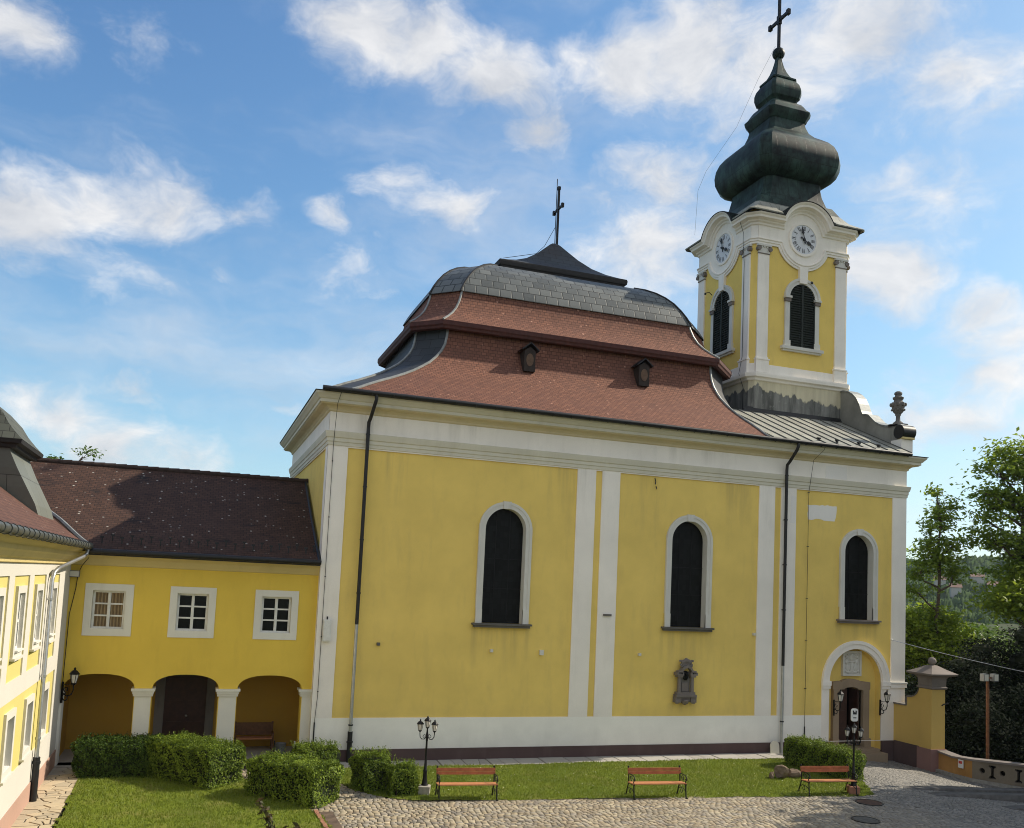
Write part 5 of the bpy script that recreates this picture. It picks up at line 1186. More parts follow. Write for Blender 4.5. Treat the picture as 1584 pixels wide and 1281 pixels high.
def hedge(name, label, c, l, w, h, rz, kind='hedge', dens=820, round_=.08, size=.034, taper=.06, cat='hedge', group=None, hfun=None):
    t = thing(name, label, cat, (c[0], c[1], gz(*c)), rz, group)
    area = 2 * (l + w) * h + l * w; n = int(area * dens * 1.7)
    f = rng.uniform(0, 1, (n, 1)); U = rng.uniform(-1, 1, (n, 3)); probs = np.array([l * w, w * h, w * h, l * h, l * h]); probs = probs / probs.sum(); s = rng.choice(5, n, p=probs)
    U[s == 0, 2] = 1; U[s == 1, 0] = 1; U[s == 2, 0] = -1; U[s == 3, 1] = 1; U[s == 4, 1] = -1
    N = np.zeros((n, 3)); N[s == 0, 2] = 1; N[s == 1, 0] = 1; N[s == 2, 0] = -1; N[s == 3, 1] = 1; N[s == 4, 1] = -1
    # superellipse rounding
    r = np.abs(U); p = 1 / round_ if round_ > 0 else 50; k = (r[:, 0] ** p + r[:, 1] ** p + np.where(U[:, 2] > 0, U[:, 2], 0) ** p) ** (1 / p); U = U / np.maximum(k, 1e-6)[:, None] * np.minimum(k, 1)[:, None]
    P = U * np.array([l / 2, w / 2, h / 2]); P[:, 2] += h / 2
    bump = .07 * np.sin(P[:, 0] * 5.1 + c[0]) * np.sin(P[:, 1] * 4.3 + P[:, 2] * 3.7) + .05 * np.sin(P[:, 0] * 11 + P[:, 2] * 9) 
    depth = rng.exponential(.085, n) - .03
    P += N * (bump - depth)[:, None]
    P[:, :2] *= (1 - taper * (1 - np.clip(P[:, 2:3] / h, 0, 1)))
    P[:, 2] = np.clip(P[:, 2], .03, None)
    if hfun: P[:, 2] *= hfun(P)
    # young shoots on top
    m = int(l * w * 110); T = np.stack([rng.uniform(-l / 2, l / 2, m) * .92, rng.uniform(-w / 2, w / 2, m) * .9, np.full(m, h)], 1); 
    q = 7; Sx = np.repeat(T, q, 0); hh_ = np.tile(np.linspace(0, 1, q), m) * np.repeat(rng.uniform(.05, .20, m), q); Sx[:, 2] += hh_ - .03; Sx[:, :2] += rng.normal(0, .012, (m * q, 2)) + np.repeat(rng.normal(0, .05, (m, 2)), q, 0) * np.tile(np.linspace(0, 1, q), m)[:, None]
    if hfun: Sx[:, 2] *= hfun(Sx)
    V1, F1 = leaves(P, N + np.array([0, 0, .12]), size, .52, .42); V2, F2 = leaves(Sx, np.tile([0, 0, 1.], (len(Sx), 1)), size * .75, .45, 1.2)
    raw_mesh('foliage', np.concatenate([V1, V2]), np.concatenate([F1, F2 + len(V1)]), [lm(kind)], None, t)
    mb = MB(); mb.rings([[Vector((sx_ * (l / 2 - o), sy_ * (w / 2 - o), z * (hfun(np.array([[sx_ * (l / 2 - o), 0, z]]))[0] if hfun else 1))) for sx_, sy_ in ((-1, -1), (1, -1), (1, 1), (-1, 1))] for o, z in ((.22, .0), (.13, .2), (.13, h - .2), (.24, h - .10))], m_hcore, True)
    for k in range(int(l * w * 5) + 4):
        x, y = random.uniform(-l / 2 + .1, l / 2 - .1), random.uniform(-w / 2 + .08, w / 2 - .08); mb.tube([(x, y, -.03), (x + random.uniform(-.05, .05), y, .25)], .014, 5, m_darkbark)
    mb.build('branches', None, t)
    return t
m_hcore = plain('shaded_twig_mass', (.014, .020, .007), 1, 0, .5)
hedge('hedge', 'dark clipped hedge in front of the left arch of the arcade', (-5.62, -1.12), 2.5, 1.2, 1.02, rad(-3), 'hedge_shaded', group='clipped hedges in the courtyard')
hedge('hedge', 'bright green clipped hedge jutting out in front of the middle arch', (-3.55, -2.05), 2.75, 1.5, 1.08, rad(-48), 'hedge', group='clipped hedges in the courtyard')
hedge('hedge', 'large dark sided clipped hedge left of the small path', (-.98, -4.72), 2.5, 1.25, 1.0, rad(-47), 'hedge', group='clipped hedges in the courtyard')
hedge('shrub', 'low round green shrub at the church corner behind the large hedge', (-.02, -1.75), 1.5, 1.2, .86, .3, 'hedge', round_=.34, cat='shrub', group='small shrubs by the church')
hedge('shrub', 'taller of the two rounded shrubs left of the lamp post', (1.36, -3.82), 1.1, 1.1, 1.0, .2, 'hedge', round_=.3, cat='shrub', group='small shrubs by the church')
hedge('shrub', 'lower boxy shrub directly beside the lamp post', (2.12, -4.62), .85, .8, .82, -.1, 'hedge', round_=.2, cat='shrub', group='small shrubs by the church')
hedge('hedge', 'sunlit hedge with a sloping top behind the bench near the church door', (17.55, -3.55), 3.2, .95, .95, rad(95), 'hedge', hfun=lambda P: 1.0 + .0 * P[:, 0], group='clipped hedges in the courtyard')
# sapling rising into the lower edge of the view
sp = thing('sapling', 'thin sapling with drooping reddish green leaves in front of the large hedge', 'sapling', (-2.05, -12.0, 0))
mb = MB(); st = [(.25, 0, 0), (.15, .02, .5), (.0, .0, 1.0), (-.18, -.02, 1.35), (-.38, 0, 1.72)]; mb.tube(st, [.018, .016, .013, .010, .006], 6, m_bark)
mb.tube([(.02, 0, .95), (.2, .05, 1.12), (.42, .06, 1.08)], [.01, .008, .005], 5, m_bark); mb.build('stem', None, sp)
P = []; 
for a, b_, k in ((st[2], st[3], 16), (st[3], st[4], 18), ((.02, 0, .95), (.2, .05, 1.12), 12), ((.2, .05, 1.12), (.42, .06, 1.08), 14), (st[1], st[2], 8)):
    for i in range(k): t = i / k; P.append([lerp(a[j], b_[j], t) + random.gauss(0, .045) for j in range(3)])
P = np.array(P); P[:, 2] -= .03; N = np.tile([.6, -.6, .2], (len(P), 1)); V, F = leaves(np.concatenate([P, P + rng.normal(0, .04, P.shape)]), np.concatenate([N, N]), .085, .42, .6); raw_mesh('foliage', V, F, [lm('sap')], None, sp)

def tree(name, label, base, height, crown, kind, seed, trunk_r=.16, lean=(0, 0), levels=4, spread=.55, tips=80, lsize=.11, clus=.5, group=None, bare=.35, bark=None, droop=0.0):
    """crown = list of (dx, dy, z, rx, rz) volumes the limbs reach into"""
    R = random.Random(seed); t = thing(name, label, 'tree', (base[0], base[1], base[2]), 0, group)
    mb = MB(); tipl = []
    top = Vector((lean[0], lean[1], height * .93)); n = 9
    trunk = [Vector((lean[0] * (k / n) ** 1.4 + R.gauss(0, .05) * height / 10, lean[1] * (k / n) ** 1.4 + R.gauss(0, .05) * height / 10, height * .93 * k / n)) for k in range(n + 1)]
    mb.tube(trunk, [trunk_r * (1 - .86 * (k / n)) for k in range(n + 1)], 8, bark or m_bark)
    for (dx, dy, z, rx, rz) in crown:
        m = max(2, int(tips * rx * rx * rz / sum(c[3] * c[3] * c[4] for c in crown)))
        # a limb from the trunk into this volume, then twigs
        zs = min(height * .9, max(height * bare, z - rx * 1.1)); k = zs / (height * .93) * n; i = min(n - 1, int(k)); s0 = trunk[i].lerp(trunk[i + 1], k - i)
        c = Vector((dx, dy, z)); mid = s0.lerp(c, .5) + Vector((R.gauss(0, .2), R.gauss(0, .2), -.15 * rx)); r0 = trunk_r * .42
        mb.tube([s0, mid, c], [r0, r0 * .7, r0 * .4], 6, bark or m_bark)
        for _ in range(m):
            while True:
                u = Vector((R.uniform(-1, 1), R.uniform(-1, 1), R.uniform(-1, 1)))
                if .25 < u.length < 1: break
            p = c + Vector((u.x * rx, u.y * rx, u.z * rz)); q = (mid if R.random() < .4 else c).lerp(p, .4) + Vector((0, 0, -.06)); 
            mb.tube([mid.lerp(c, R.uniform(.3, 1)), q, p], [r0 * .28, r0 * .16, .008], 4, bark or m_bark, False); tipl.append((p, u))
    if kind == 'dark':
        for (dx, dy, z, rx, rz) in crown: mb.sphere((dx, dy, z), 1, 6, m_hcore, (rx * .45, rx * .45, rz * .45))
    mb.build('trunk', None, t)
    PP, NN = [], []
    for p, u in tipl:
        k = R.randint(26, 60); s = clus * R.uniform(.6, 1.25)
        d = rng.normal(0, 1, (k, 3)) * np.array([s, s, s * .38]); d[:, 2] -= droop * (d[:, 0] ** 2 + d[:, 1] ** 2)
        PP.append(np.array(p) + d); NN.append(np.tile([u.x * .4, u.y * .4, 1.], (k, 1)))
    V, F = leaves(np.concatenate(PP), np.concatenate(NN), lsize, .5, .55)
    raw_mesh('crown', V, F, [lm(kind)], None, t)
    return t
GT = 'trees beyond the gate'
tree('locust_tree', 'slender tall tree with airy crown just right of the church corner', (36.1, 10.2, -.6), 13.6, [(0, 0, 9.6, 1.3, .9), (-1.0, .2, 8.6, .9, .6), (1.1, -.2, 8.4, .9, .6), (.3, 0, 11.6, .9, .8), (.9, .1, 12.4, .7, .6), (-.6, 0, 10.9, .7, .5), (-1.3, 0, 7.3, .9, .5), (1.3, 0, 10.2, .7, .5), (.1, 0, 13.2, .55, .6)], 'locust', 3, .17, (.3, 0), tips=110, lsize=.13, clus=.33, bare=.4, group=GT)
tree('locust_tree', 'tall broad crowned tree at the right edge of the view', (41.4, 9.0, -.6), 16.8, [(-3.0, 0, 11.6, .9, .6), (-3.2, 0, 13.2, .8, .5), (-1.8, 0, 14.4, 1.3, .9), (-.2, 0, 15.6, 1.5, 1.0), (1.4, 0, 15.0, 1.6, 1.1), (-2.6, .2, 12.6, 1.1, .7), (-.9, 0, 12.9, 1.4, .8), (.9, 0, 12.4, 1.8, 1.1), (-2.2, 0, 10.6, 1.2, .7), (-.3, 0, 10.3, 1.7, .9), (1.6, 0, 9.8, 1.8, 1.2), (3.2, 0, 12.8, 1.6, 1.4), (-1.2, .0, 9.0, 1.2, .7)], 'locust', 5, .24, (0, 0), tips=330, lsize=.15, clus=.46, bare=.3, group=GT)
tree('broadleaf_tree', 'yellowish green bushy tree at the right edge below the tall crown', (39.9, 7.4, -.6), 9.6, [(.0, 0, 7.6, 1.6, .9), (1.5, 0, 8.4, 1.6, 1.0), (-1.4, 0, 6.9, 1.2, .8), (2.0, 0, 6.8, 1.8, 1.0)], 'bright', 8, .2, tips=340, lsize=.15, clus=.55, group=GT)
tree('broadleaf_tree', 'bright sunlit bushy tree close behind the gate post', (36.2, 11.2, -.4), 7.0, [(-1.6, 0, 4.9, 1.5, 1.3), (.4, .2, 5.2, 1.6, 1.3), (1.8, 0, 4.6, 1.4, 1.3), (-.4, -.6, 3.4, 1.9, 1.5), (-2.6, 0, 3.6, 1.3, 1.4)], 'bright', 9, .2, tips=420, lsize=.13, clus=.5, group=GT)
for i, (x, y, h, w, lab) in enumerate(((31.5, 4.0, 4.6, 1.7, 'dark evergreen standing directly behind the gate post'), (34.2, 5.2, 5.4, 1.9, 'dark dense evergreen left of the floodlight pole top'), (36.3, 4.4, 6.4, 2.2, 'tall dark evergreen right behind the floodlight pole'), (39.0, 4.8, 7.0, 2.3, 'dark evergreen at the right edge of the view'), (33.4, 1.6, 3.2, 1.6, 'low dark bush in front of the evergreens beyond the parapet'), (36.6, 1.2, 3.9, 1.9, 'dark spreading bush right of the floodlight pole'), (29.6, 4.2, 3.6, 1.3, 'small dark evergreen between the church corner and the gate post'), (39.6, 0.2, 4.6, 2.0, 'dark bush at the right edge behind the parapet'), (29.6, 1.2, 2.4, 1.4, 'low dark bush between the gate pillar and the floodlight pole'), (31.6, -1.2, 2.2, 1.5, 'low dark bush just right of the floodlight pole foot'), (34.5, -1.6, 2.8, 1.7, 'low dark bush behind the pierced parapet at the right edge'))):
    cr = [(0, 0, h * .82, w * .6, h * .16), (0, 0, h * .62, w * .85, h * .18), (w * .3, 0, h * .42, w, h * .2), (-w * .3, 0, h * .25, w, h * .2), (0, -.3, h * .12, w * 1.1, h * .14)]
    tree('evergreen_tree', lab, (x, y, -.6), h, cr, 'dark', 20 + i, .15, tips=260, lsize=.09, clus=.42, bare=.05, bark=m_darkbark, group='dark evergreens behind the parapet')  # near-black leaf colour holds the shade of the backlit mass
tree('broadleaf_tree', 'small leafy treetop showing above the left end of the arcade roof', (-10.4, 20, -.3), 12.0, [(-.4, 0, 11.5, .7, .4), (.6, 0, 11.9, .6, .45), (0, 0, 9.6, 1.6, .9)], 'mid', 41, .2, tips=60, lsize=.10, clus=.3, bare=.5, group='treetops behind the arcade roof')
tree('broadleaf_tree', 'treetop barely showing above the arcade roof next to the church', (-.6, 20, -.6), 11.75, [(-.4, 0, 11.25, .6, .3), (.4, 0, 11.3, .6, .35), (0, 0, 9.4, 1.5, .9)], 'mid', 42, .2, tips=60, lsize=.10, clus=.3, bare=.5, group='treetops behind the arcade roof')
for i, (x, y, lab) in enumerate(((52, 24, 'rounded green tree in the hollow below the wooded hill'), (58, 20, 'green tree in the hollow behind the dark evergreens'), (64, 17, 'green tree in the hollow near the right edge'), (57, 27, 'farther green tree in the hollow under the hill'))):
    tree('broadleaf_tree', lab, (x, y, -3.5), 8.5, [(0, 0, 6.6, 2.4, 1.3), (-1.8, 0, 5.2, 2.2, 1.5), (1.8, 0, 5.4, 2.2, 1.5), (0, 0, 3.6, 3.0, 1.6)], 'mid', 70 + i, .2, tips=260, lsize=.2, clus=.7, bare=.2, group='trees in the hollow below the hill')
# street trees on the sunny side of the yard: their crowns shade the lower right of the cobbles
tree('broadleaf_tree', 'large leafy yard tree standing just past the lower right of the cobbles', (27.0, -10.6, -.5), 12.5, [(-1.0, .8, 8.6, 1.8, 1.1), (.8, -.4, 9.6, 1.9, 1.1), (-.6, 2.2, 7.2, 1.6, .9), (.6, -2.0, 8.4, 2.0, 1.2), (0, -1, 11.0, 1.8, .9), (-1.2, -2.4, 6.8, 1.8, 1.0), (1.8, 1.8, 8.6, 1.6, 1.0), (1.6, -3, 6.4, 1.8, 1.1), (0, 0, 7.2, 1.8, 1.1), (-1.4, 0, 10, 1.4, .9)], 'mid', 51, .26, tips=620, lsize=.23, clus=.7, group='yard trees past the cobbles')
tree('broadleaf_tree', 'leafy yard tree farther out past the parapet bend', (31.5, -8.6, -.6), 11.0, [(0, 0, 8.0, 2.2, 1.4), (-1.4, 1.0, 7.2, 1.6, 1.0), (1.5, -1.0, 7.0, 2.0, 1.2), (-1, -1.6, 6.4, 1.8, 1.0), (0, 1.6, 6.2, 1.3, .9)], 'mid', 52, .26, tips=460, lsize=.23, clus=.65, group='yard trees past the cobbles')
# ------------------------------------------------------------------ far wooded hills
def woodmat():
    b = NB('distant_woodland'); g = b.noise(.05, 5, .6); n = b.noise(.35, 4, .6)
    c = b.mix(b.rng(g, .35, .65), (.035, .065, .022), (.075, .115, .035)); c = b.mix(b.rng(n, .3, .7, 0, .5), c, (.03, .05, .02)); return b.fin(c, 1, 0, .05)
az = np.radians(np.linspace(30, 70, 760)); rr = np.linspace(95, 740, 230)
A_, R_ = np.meshgrid(az, rr); Xh = CP.x + R_ * np.sin(A_); Yh = CP.y + R_ * np.cos(A_)
prof_ = np.clip((R_ - 330) / 330, 0, 1) ** 1.3; pn_ = np.clip((R_ - 80) / 60, 0, 1)
Hh = prof_ * (33 + 7 * np.sin(A_ * 9 + 1) + 4 * np.sin(A_ * 23)) - 8
cell = 7.0; jx = np.floor(Xh / cell); jy = np.floor(Yh / cell); best = np.full(Xh.shape, 9e9); hb = np.zeros(Xh.shape)
for ox in (-1, 0, 1):
    for oy in (-1, 0, 1):
        cxg, cyg = jx + ox, jy + oy; h1 = np.modf(np.abs(np.sin(cxg * 12.9898 + cyg * 78.233) * 43758.5))[0]; h2 = np.modf(np.abs(np.sin(cxg * 39.34 + cyg * 11.135) * 24634.6))[0]
        d = np.hypot(Xh - (cxg + h1) * cell, Yh - (cyg + h2) * cell); up_ = d < best; best = np.where(up_, d, best); hb = np.where(up_, .5 + h1 * .9, hb)
Hh = Hh + np.clip(1 - (best / (cell * .72)) ** 2, 0, 1) * 5.5 * hb * np.clip(prof_ * 4 + pn_ * .8, 0, 1)
nr, na = Xh.shape; idx = np.arange(nr * na).reshape(nr, na)
Hh = Hh + (np.sin(Xh * 1.9 + Yh * .7) * np.sin(Yh * 1.6 - Xh * .5) * .9 + rng.normal(0, .55, Xh.shape)) * np.clip(pn_, 0, 1)
F = np.stack([idx[:-1, :-1], idx[:-1, 1:], idx[1:, 1:], idx[1:, :-1]], -1).reshape(-1, 4)
hl = raw_mesh('wooded_hill', np.stack([Xh, Yh, Hh], -1).reshape(-1, 3), F, [woodmat()]); hl.data.shade_smooth(); tag(hl, kind='stuff')
m_far = plain('far_white_wall', (.42, .41, .38), .9, 0, .05); m_farr = plain('far_red_roof', (.20, .12, .09), .9, 0, .1)
for (a, r_, w) in ((44.7, 520, 5), (45.5, 480, 4.5), (46.6, 545, 6), (47.4, 500, 5)):
    x, y = CP.x + r_ * math.sin(rad(a)), CP.y + r_ * math.cos(rad(a)); z = ((r_ - 330) / 330) ** 1.3 * 33 - 6.5
    t = thing('far_house', {44.7: 'white house on the wooded hill nearest the church corner', 45.5: 'small pale house low on the wooded hill', 46.6: 'wide white house higher on the wooded hill', 47.4: 'pale house on the wooded hill next to the tall crowned tree'}[a], 'house', (x, y, z), rad(-40), 'houses on the wooded hill')
    mb = MB(); mb.box(-w / 2, w / 2, -3, 3, -6, 8.4); mb.build('wall', m_far, t); mb = MB(); mb.plate((Vector((-w / 2 - .5, 0, 0)), -Y_, Z_, -X_), [(-3.5, 8.3), (3.5, 8.3), (0, 10.2)], [], 0, -w - 1, None, None, True); mb.build('roof', m_farr, t)

# ------------------------------------------------------------------ street furniture
def lamp_post(label, loc, rz, base_m, group):
    t = thing('street_lamp', label, 'street lamp', loc, rz, group)
    mb = MB(); mb.rings([[Vector((r * sx_, r * sy_, z)) for sx_, sy_ in ((-1, -1), (1, -1), (1, 1), (-1, 1))] for r, z in ((.15, -.05), (.155, .02), (.17, .20), (.17, .23), (.12, .25))], base_m, True); mb.build('base', None, t)
    mb = MB(); mb.lathe([(.10, .24), (.10, .27), (.085, .29), (.075, .36), (.06, .46), (.055, .62), (.062, .64), (.062, .67), (.045, .70), (.032, 1.0), (.028, 1.5), (.034, 1.52), (.034, 1.56), (.045, 1.6), (.05, 1.66), (.03, 1.72), (.022, 1.8), (.02, 1.9)], (0, 0, 0), 12, m_iron); mb.build('pole', None, t, 40)
    for k in range(2):
        a = math.pi * k; c, s = math.cos(a), math.sin(a); mb = MB()
        mb.tube([(r * c, r * s, z) for r, z in ((.03, 1.62), (.08, 1.55), (.15, 1.55), (.20, 1.61), (.21, 1.70), (.21, 1.78))], .013, 6, m_iron)
        mb.tube([(r * c, r * s, z) for r, z in ((.06, 1.70), (.10, 1.66), (.12, 1.62), (.09, 1.59), (.07, 1.62))], .009, 5, m_iron); ar = mb.build('arm', None, t, 50)
        lantern_parts(t, (.21 * c, .21 * s, 1.80), .86)
    lantern_parts(t, (0, 0, 1.90), .86); return t
lamp_post('black three lantern lamp post with concrete foot between shrubs and bench', (2.73, -4.80, .01), rad(-20), m_potconc, 'three lantern lamp posts')
lamp_post('black three lantern lamp post with terracotta foot in front of the right hedge', (16.30, -6.62, .0), rad(-25), m_terracotta, 'three lantern lamp posts')
so_ = thing('signboard', 'white rounded sign panel with dark mark above the lamp post at the right hedge', 'sign', (16.27, -6.66, 2.27))
mb = MB(); F_ = (Vector((0, -.02, 0)), X_, Z_, -Y_)
def rrect(w, h, r): return [(sx_ * (w - r) + r * math.cos(rad(a0 + k * 22.5)), h + sz_ * (h - r) + r * math.sin(rad(a0 + k * 22.5))) for sx_, sz_, a0 in ((1, -1, -90), (1, 1, 0), (-1, 1, 90), (-1, -1, 180)) for k in range(5)]
mb.plate(F_, rrect(.13, .20, .07), [], .0, -.035, m_sash, None, True); mb.build('panel', None, so_)
mb = MB(); mb.plate(F_, [(-.07, .22), (.07, .22), (.075, .33), (.03, .35), (.02, .28), (-.03, .30), (-.04, .35), (-.075, .34)], [], .004, 0, m_black); mb.plate(F_, [(-.06, .10), (.06, .10), (.06, .13), (-.06, .13)], [], .004, 0, m_black); mb.build('printed_mark', None, so_)
def bench(label, loc, rz):
    t = thing('park_bench', label, 'bench', loc, rz, 'red wooden benches along the lawn edge')
    ln = 1.72
    mb = MB()
    for k in range(2): mb.box(-ln / 2, ln / 2, .16 + .02 * k, .19 + .02 * k, .615 + .095 * k, .70 + .095 * k, m_benchw)
    mb.build('backrest', None, t)
    mb = MB()
    for k in range(4): mb.box(-ln / 2, ln / 2, -.27 + .108 * k, -.27 + .108 * k + .095, .40 - .008 * k, .43 - .008 * k, m_benchseat)
    mb.build('seat', None, t)
    for s in (-1, 1):
        x = s * (ln / 2 - .03); mb = MB(); T = lambda pts, r=.017: mb.tube([(x, y, z) for y, z in pts], r, 6, m_iron)
        T([(.33, .0), (.27, .14), (.20, .30), (.16, .40), (.17, .55), (.215, .82)], .02)
        T([(-.33, .0), (-.29, .05), (-.27, .2), (-.25, .34), (-.26, .40)], .02); T([(-.30, .385), (.17, .365)], .018); T([(-.28, .17), (-.12, .24), (.1, .24), (.25, .17)], .013)
        T([(.185, .62), (.05, .645), (-.12, .65), (-.24, .63), (-.31, .58), (-.31, .52), (-.25, .50), (-.23, .55)], .017); T([(-.27, .40), (-.22, .46), (-.28, .53)], .015); T(scroll(-.03, .53, .085, 0, 380), .011); T(scroll(.04, .15, .08, 90, 420), .010)
        mb.box(x - .03, x + .03, -.36, -.30, -.01, .02, m_iron); mb.box(x - .03, x + .03, .30, .37, -.01, .02, m_iron); mb.sphere((x, .22, .83), .03, 5, m_iron)
        mb.build('cast_iron_end', None, t, 50)
    return t
b1 = bench('red slatted park bench beside the lamp post at the shrubs', (3.80, -5.45, .02), rad(-6))
dup(b1, (9.55, -6.08, .02), rad(-5), 'red slatted park bench standing alone in the middle of the lawn edge')
dup(b1, (15.42, -6.50, .02), rad(-6), 'red slatted park bench in front of the right hedge near the rocks')
pb = thing('porch_bench', 'old dark wooden bench against the ochre wall under the right arch', 'bench', (-1.62, 2.15, .0))
mb = MB(); mb.box(-.62, .62, .26, .30, .50, .92); mb.build('backrest', m_oldwood, pb); mb = MB(); mb.box(-.64, .64, -.2, .24, .42, .46); mb.build('seat', m_benchseat, pb)
for s in (-1, 1):
    mb = MB(); mb.box(s * .62 - .03, s * .62 + .03, .24, .32, 0, .95); mb.box(s * .62 - .03, s * .62 + .03, -.2, -.14, 0, .62); mb.box(s * .62 - .025, s * .62 + .025, -.2, .3, .60, .645); mb.build('bench_end', m_oldwood, pb)
lb_ = thing('litter_bin', 'grey metal litter bin in front of the right arch of the arcade', 'litter bin', (-.86, .55, 0))
mb = MB(); mb.lathe([(.15, .05), (.165, .1), (.175, .52), (.185, .54), (.165, .54), (.15, .12), (0, .12)], (0, 0, 0), 18, m_bin); mb.build('bucket', None, lb_, 40); mb = MB(); mb.tube([(-.2, .05, 0), (-.2, .05, .62)], .02, 6, m_gut); mb.tube([(-.2, .05, .5), (-.12, .02, .5)], .012, 5, m_gut); mb.build('stand', None, lb_)
gp_ = thing('bollard', 'thin pale grey metal post beside the litter bin', 'post', (-.50, -.25, 0)); mb = MB(); mb.tube([(0, 0, 0), (0, 0, .72)], .028, 8, m_zinc); mb.sphere((0, 0, .72), .03, 5, m_zinc); mb.build('shaft', None, gp_)
ss = thing('sign_stand', 'thin metal stand with small black box beside the right hedge', 'sign stand', (17.78, -1.55, 0))
mb = MB(); mb.tube([(0, 0, 0), (0, 0, .82)], .022, 6, m_zinc); mb.build('stake', None, ss); mb = MB(); mb.box(.05, .38, -.03, .12, .62, .80, m_gut); mb.box(.03, .40, -.05, .14, .80, .82, m_gut); mb.build('box', None, ss)
def rock(label, c, r, s, seed):
    R = random.Random(seed); bm = bmesh.new(); bmesh.ops.create_icosphere(bm, subdivisions=2, radius=1)
    pl = [(Vector((R.gauss(0, 1), R.gauss(0, 1), R.gauss(0, .8))).normalized(), R.uniform(.42, .72)) for _ in range(10)]
    for v in bm.verts:
        for n_, d in pl:
            k = v.co.dot(n_) - d
            if k > 0: v.co -= n_ * k
        v.co = Vector((v.co.x * r * s[0], v.co.y * r * s[1], v.co.z * r * s[2])) + Vector((R.gauss(0, .008), R.gauss(0, .008), R.gauss(0, .008)))
    me = bpy.data.meshes.new('rock'); bm.to_mesh(me); bm.free(); me.materials.append(m_rock); o = bpy.data.objects.new('rock', me); COL.objects.link(o); o.location = c; o.rotation_euler = (0, 0, R.uniform(0, 3)); tag(o, label, 'rock', 'rocks on the lawn')
rock('small dark brown rock at the left of the rock pile on the lawn', (14.95, -4.2, .08), .2, (1, .9, .8), 1)
rock('largest brown rock in the middle of the rock pile on the lawn', (15.32, -4.25, .17), .34, (1, .8, .85), 2)
rock('pale flat rock at the right of the rock pile on the lawn', (15.82, -4.2, .12), .27, (1.1, .8, .7), 3)
# gate wall with its pillar
gw = thing('gate_wall', 'yellow gate wall with scrolled top and stone capped pillar at the church corner', 'wall', (23.9, 0, -.45)); gw.location = (0, 0, 0)
top = [(0, 1.93), (-.68, 1.93), (-.70, 2.28), (-.85, 2.31), (-1.02, 2.33), (-1.16, 2.38), (-1.28, 2.48), (-1.36, 2.62), (-1.40, 2.78)]
mb = MB(); mb.plate((Vector((23.9, 0, 0)), -Y_, Z_, -X_), [(0, -.6), (1.45, -.6), (1.45, 2.78)] + [(-y, z) for y, z in top[::-1]], [], 0, -.34, m_gwall, None, True); mb.build('wall', None, gw)
mb = MB(); mb.box(23.86, 24.28, -1.42, -.06, -.6, .42, m_plinth); mb.build('plinth', None, gw)
mb = MB()
for (a, b_) in zip(top[:-1], top[1:]):
    if abs(a[0] - b_[0]) < .03: mb.box(23.87, 24.27, a[0] - .05, a[0] + .01, a[1], b_[1], m_darkst); continue
    mb.face([(23.86, a[0], a[1] + .04), (24.28, a[0], a[1] + .04), (24.28, b_[0], b_[1] + .04), (23.86, b_[0], b_[1] + .04)], None, m_darkst); mb.face([(23.86, a[0], a[1] - .02), (23.86, a[0], a[1] + .04), (23.86, b_[0], b_[1] + .04), (23.86, b_[0], b_[1] - .02)], None, m_darkst)
mb.build('coping', None, gw)
mb = MB(); mb.box(23.88, 24.56, -2.06, -1.40, -.6, 2.75, m_gwall); pil = mb.build('pillar', None, gw)
mb = MB(); mb.box(23.83, 24.61, -2.11, -1.36, -.6, .40, m_pinkpl); mb.build('pillar_plinth', None, pil)
def sq(r, z): return [Vector((24.22 + a * r, -1.73 + b_ * r, z)) for a, b_ in ((-1, -1), (1, -1), (1, 1), (-1, 1))]
mb = MB(); mb.rings([sq(r, z) for r, z in ((.36, 2.73), (.40, 2.76), (.40, 2.82), (.36, 2.84), (.37, 3.14), (.42, 3.22), (.66, 3.30), (.68, 3.36), (.60, 3.40), (.36, 3.52), (.20, 3.62), (.13, 3.66))], m_greyst, True); mb.lathe([(.12, 3.62), (.08, 3.68), (.07, 3.70)], (24.22, -1.73, 0), 10, m_greyst); mb.sphere((24.22, -1.73, 3.82), .16, 8, m_greyst); mb.build('pillar_cap', None, pil)
mb = MB(); mb.tube([(24.40, -2.06, 2.1), (24.4, -2.14, 2.16), (24.5, -2.2, 2.2)], .025, 6, m_gut); mb.sphere((24.52, -2.21, 2.2), .04, 4, m_gut); mb.build('hinge_hook', None, pil)
# parapet
PPL = [(24.2, -2.1), (24.12, -2.9), (24.14, -3.8), (24.7, -5.05), (25.3, -6.3), (26.8, -8.3), (28.8, -10.2), (32, -13.4)]
pw = thing('parapet_wall', 'low stained parapet wall with pierced openings curving right from the gate pillar', 'wall', (0, 0, 0))
def seg_wall(a, b_, h0, h1, m, nm, th=.36, holes=None):
    A = Vector((*a, 0)); B = Vector((*b_, 0)); ex = (B - A).normalized(); en = Vector((-ex.y, ex.x, 0)) * -1
    if en.x > 0: en = -en
    ln = (B - A).length; F = (A, ex, Z_, en)
    mb = MB(); mb.plate(F, [(0, -.7), (ln, -.7), (ln, h1), (0, h0)], holes or [], 0, -th, m, -.2, True); o = mb.build(nm, None, pw)
    if holes:
        mb = MB(); mb.plate(F, [(0, -.5), (ln, -.5), (ln, h1 - .05), (0, h0 - .05)], [], -.19, -.2, m_dark); mb.build('opening_back', None, o)
    mb = MB(); mb.plate(F, [(-.02, h0), (ln + .02, h1), (ln + .02, h1 + .07), (-.02, h0 + .07)], [], .06, -th - .05, m_greyst, None, True); mb.build('coping', None, o)
    mb = MB(); mb.plate(F, [(-.02, -.7), (ln + .02, -.7), (ln + .02, -.34), (-.02, -.34)], [], .14, -.02, m_potconc); mb.build('kerb', None, o)
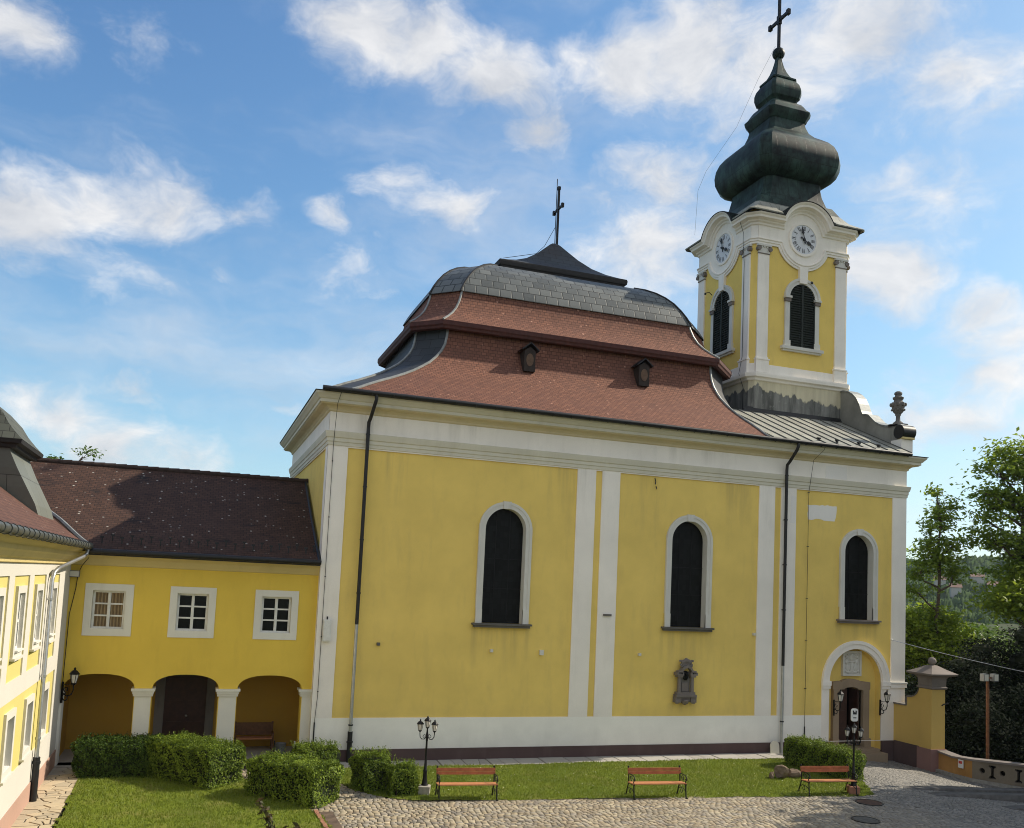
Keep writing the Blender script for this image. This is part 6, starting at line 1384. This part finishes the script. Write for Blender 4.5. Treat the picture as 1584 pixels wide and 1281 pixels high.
seg_wall(PPL[0], PPL[1], .30, .24, m_rustwall, 'rust_stained_stretch'); seg_wall(PPL[1], PPL[2], .24, .30, m_rustwall, 'rust_stained_stretch')
def circ(x, z, r): return [(x + r * math.cos(2 * math.pi * k / 14), z + r * math.sin(2 * math.pi * k / 14)) for k in range(14)]
def ibeam(x, z): return [(x - .12, z - .24), (x + .12, z - .24), (x + .12, z - .18), (x + .05, z - .14), (x + .05, z + .14), (x + .12, z + .18), (x + .12, z + .24), (x - .12, z + .24), (x - .12, z + .18), (x - .05, z + .14), (x - .05, z - .14), (x - .12, z - .18)]
seg_wall(PPL[2], PPL[3], .30, .38, m_stonewall, 'pierced_stretch', .36, [circ(.35, .0, .1), ibeam(.7, .0), circ(1.05, .02, .1)])
seg_wall(PPL[3], PPL[4], .38, .42, m_stonewall, 'pierced_stretch', .36, [ibeam(.12 + .1, .02), circ(.6, .04, .1), ibeam(1.0, .05)])
for k in (4, 5, 6): seg_wall(PPL[k], PPL[k + 1], .42, .42, m_stonewall, 'plain_stretch')
sg = thing('warning_sign', 'tiny white and red sign fixed on the rust stained parapet', 'sign', (24.05, -3.35, -.05)); mb = MB(); mb.box(-.02, .02, -.11, .11, 0, .3, m_sash); mb.build('plate', None, sg); mb = MB(); mb.box(-.026, -.02, -.08, .08, .16, .26, m_redp); mb.build('red_mark', None, sg)
fp = thing('floodlight_pole', 'rusty pole carrying two floodlights behind the parapet', 'lamp pole', (27.9, -1.0, -.6))
mb = MB(); mb.tube([(0, 0, 0), (0, 0, 3.75)], .065, 10, m_rust); mb.build('pole', None, fp, 40)
for s, m in ((-1, m_flood), (1, m_flood)):
    mb = MB(); mb.box(s * .27 - .13, s * .27 + .13, -.20, .02, 3.58, 3.88, m); mb.box(s * .12 - .08, s * .12 + .08, -.08, -.03, 3.68, 3.74, m_rust); h = mb.build('floodlight_head', None, fp); mb = MB(); mb.box(s * .27 - .10, s * .27 + .10, -.207, -.2, 3.61, 3.85, m_lampglass); mb.build('glass', None, h)
mb = MB(); A_c, B_c = Vector((23.69, -.08, 4.53)), Vector((31.5, -6.2, 2.95)); wire(mb, [A_c.lerp(B_c, t / 16) - Z_ * (.7 * t / 16 * (1 - t / 16)) for t in range(17)], .013, m_zinc); mb.sphere(A_c, .05, 5, m_sash)
tag(mb.build('overhead_cable', None), 'grey overhead cable running from the church corner past the gate pillar', 'cable')
cp = thing('cable_post', 'wooden post at the end of the overhead cable beyond the right edge', 'post', (31.5, -6.2, -.6)); mb = MB(); mb.tube([(0, 0, 0), (0, 0, 3.7)], .1, 8, m_bark); mb.build('shaft', None, cp)

# ------------------------------------------------------------------ air
hz = MB(); hz.box(-300, 760, -320, 800, -25, 42); ho = hz.build('haze', None); tag(ho, kind='stuff')
hm = bpy.data.materials.new('haze_air'); hm.use_nodes = True; ht = hm.node_tree; ht.nodes.clear()
ou = ht.nodes.new('ShaderNodeOutputMaterial'); pv = ht.nodes.new('ShaderNodeVolumePrincipled')
pv.inputs['Color'].default_value = (.80, .90, 1, 1); pv.inputs['Density'].default_value = .0001; pv.inputs['Anisotropy'].default_value = 0
ht.links.new(pv.outputs[0], ou.inputs['Volume']); ho.data.materials.append(hm)
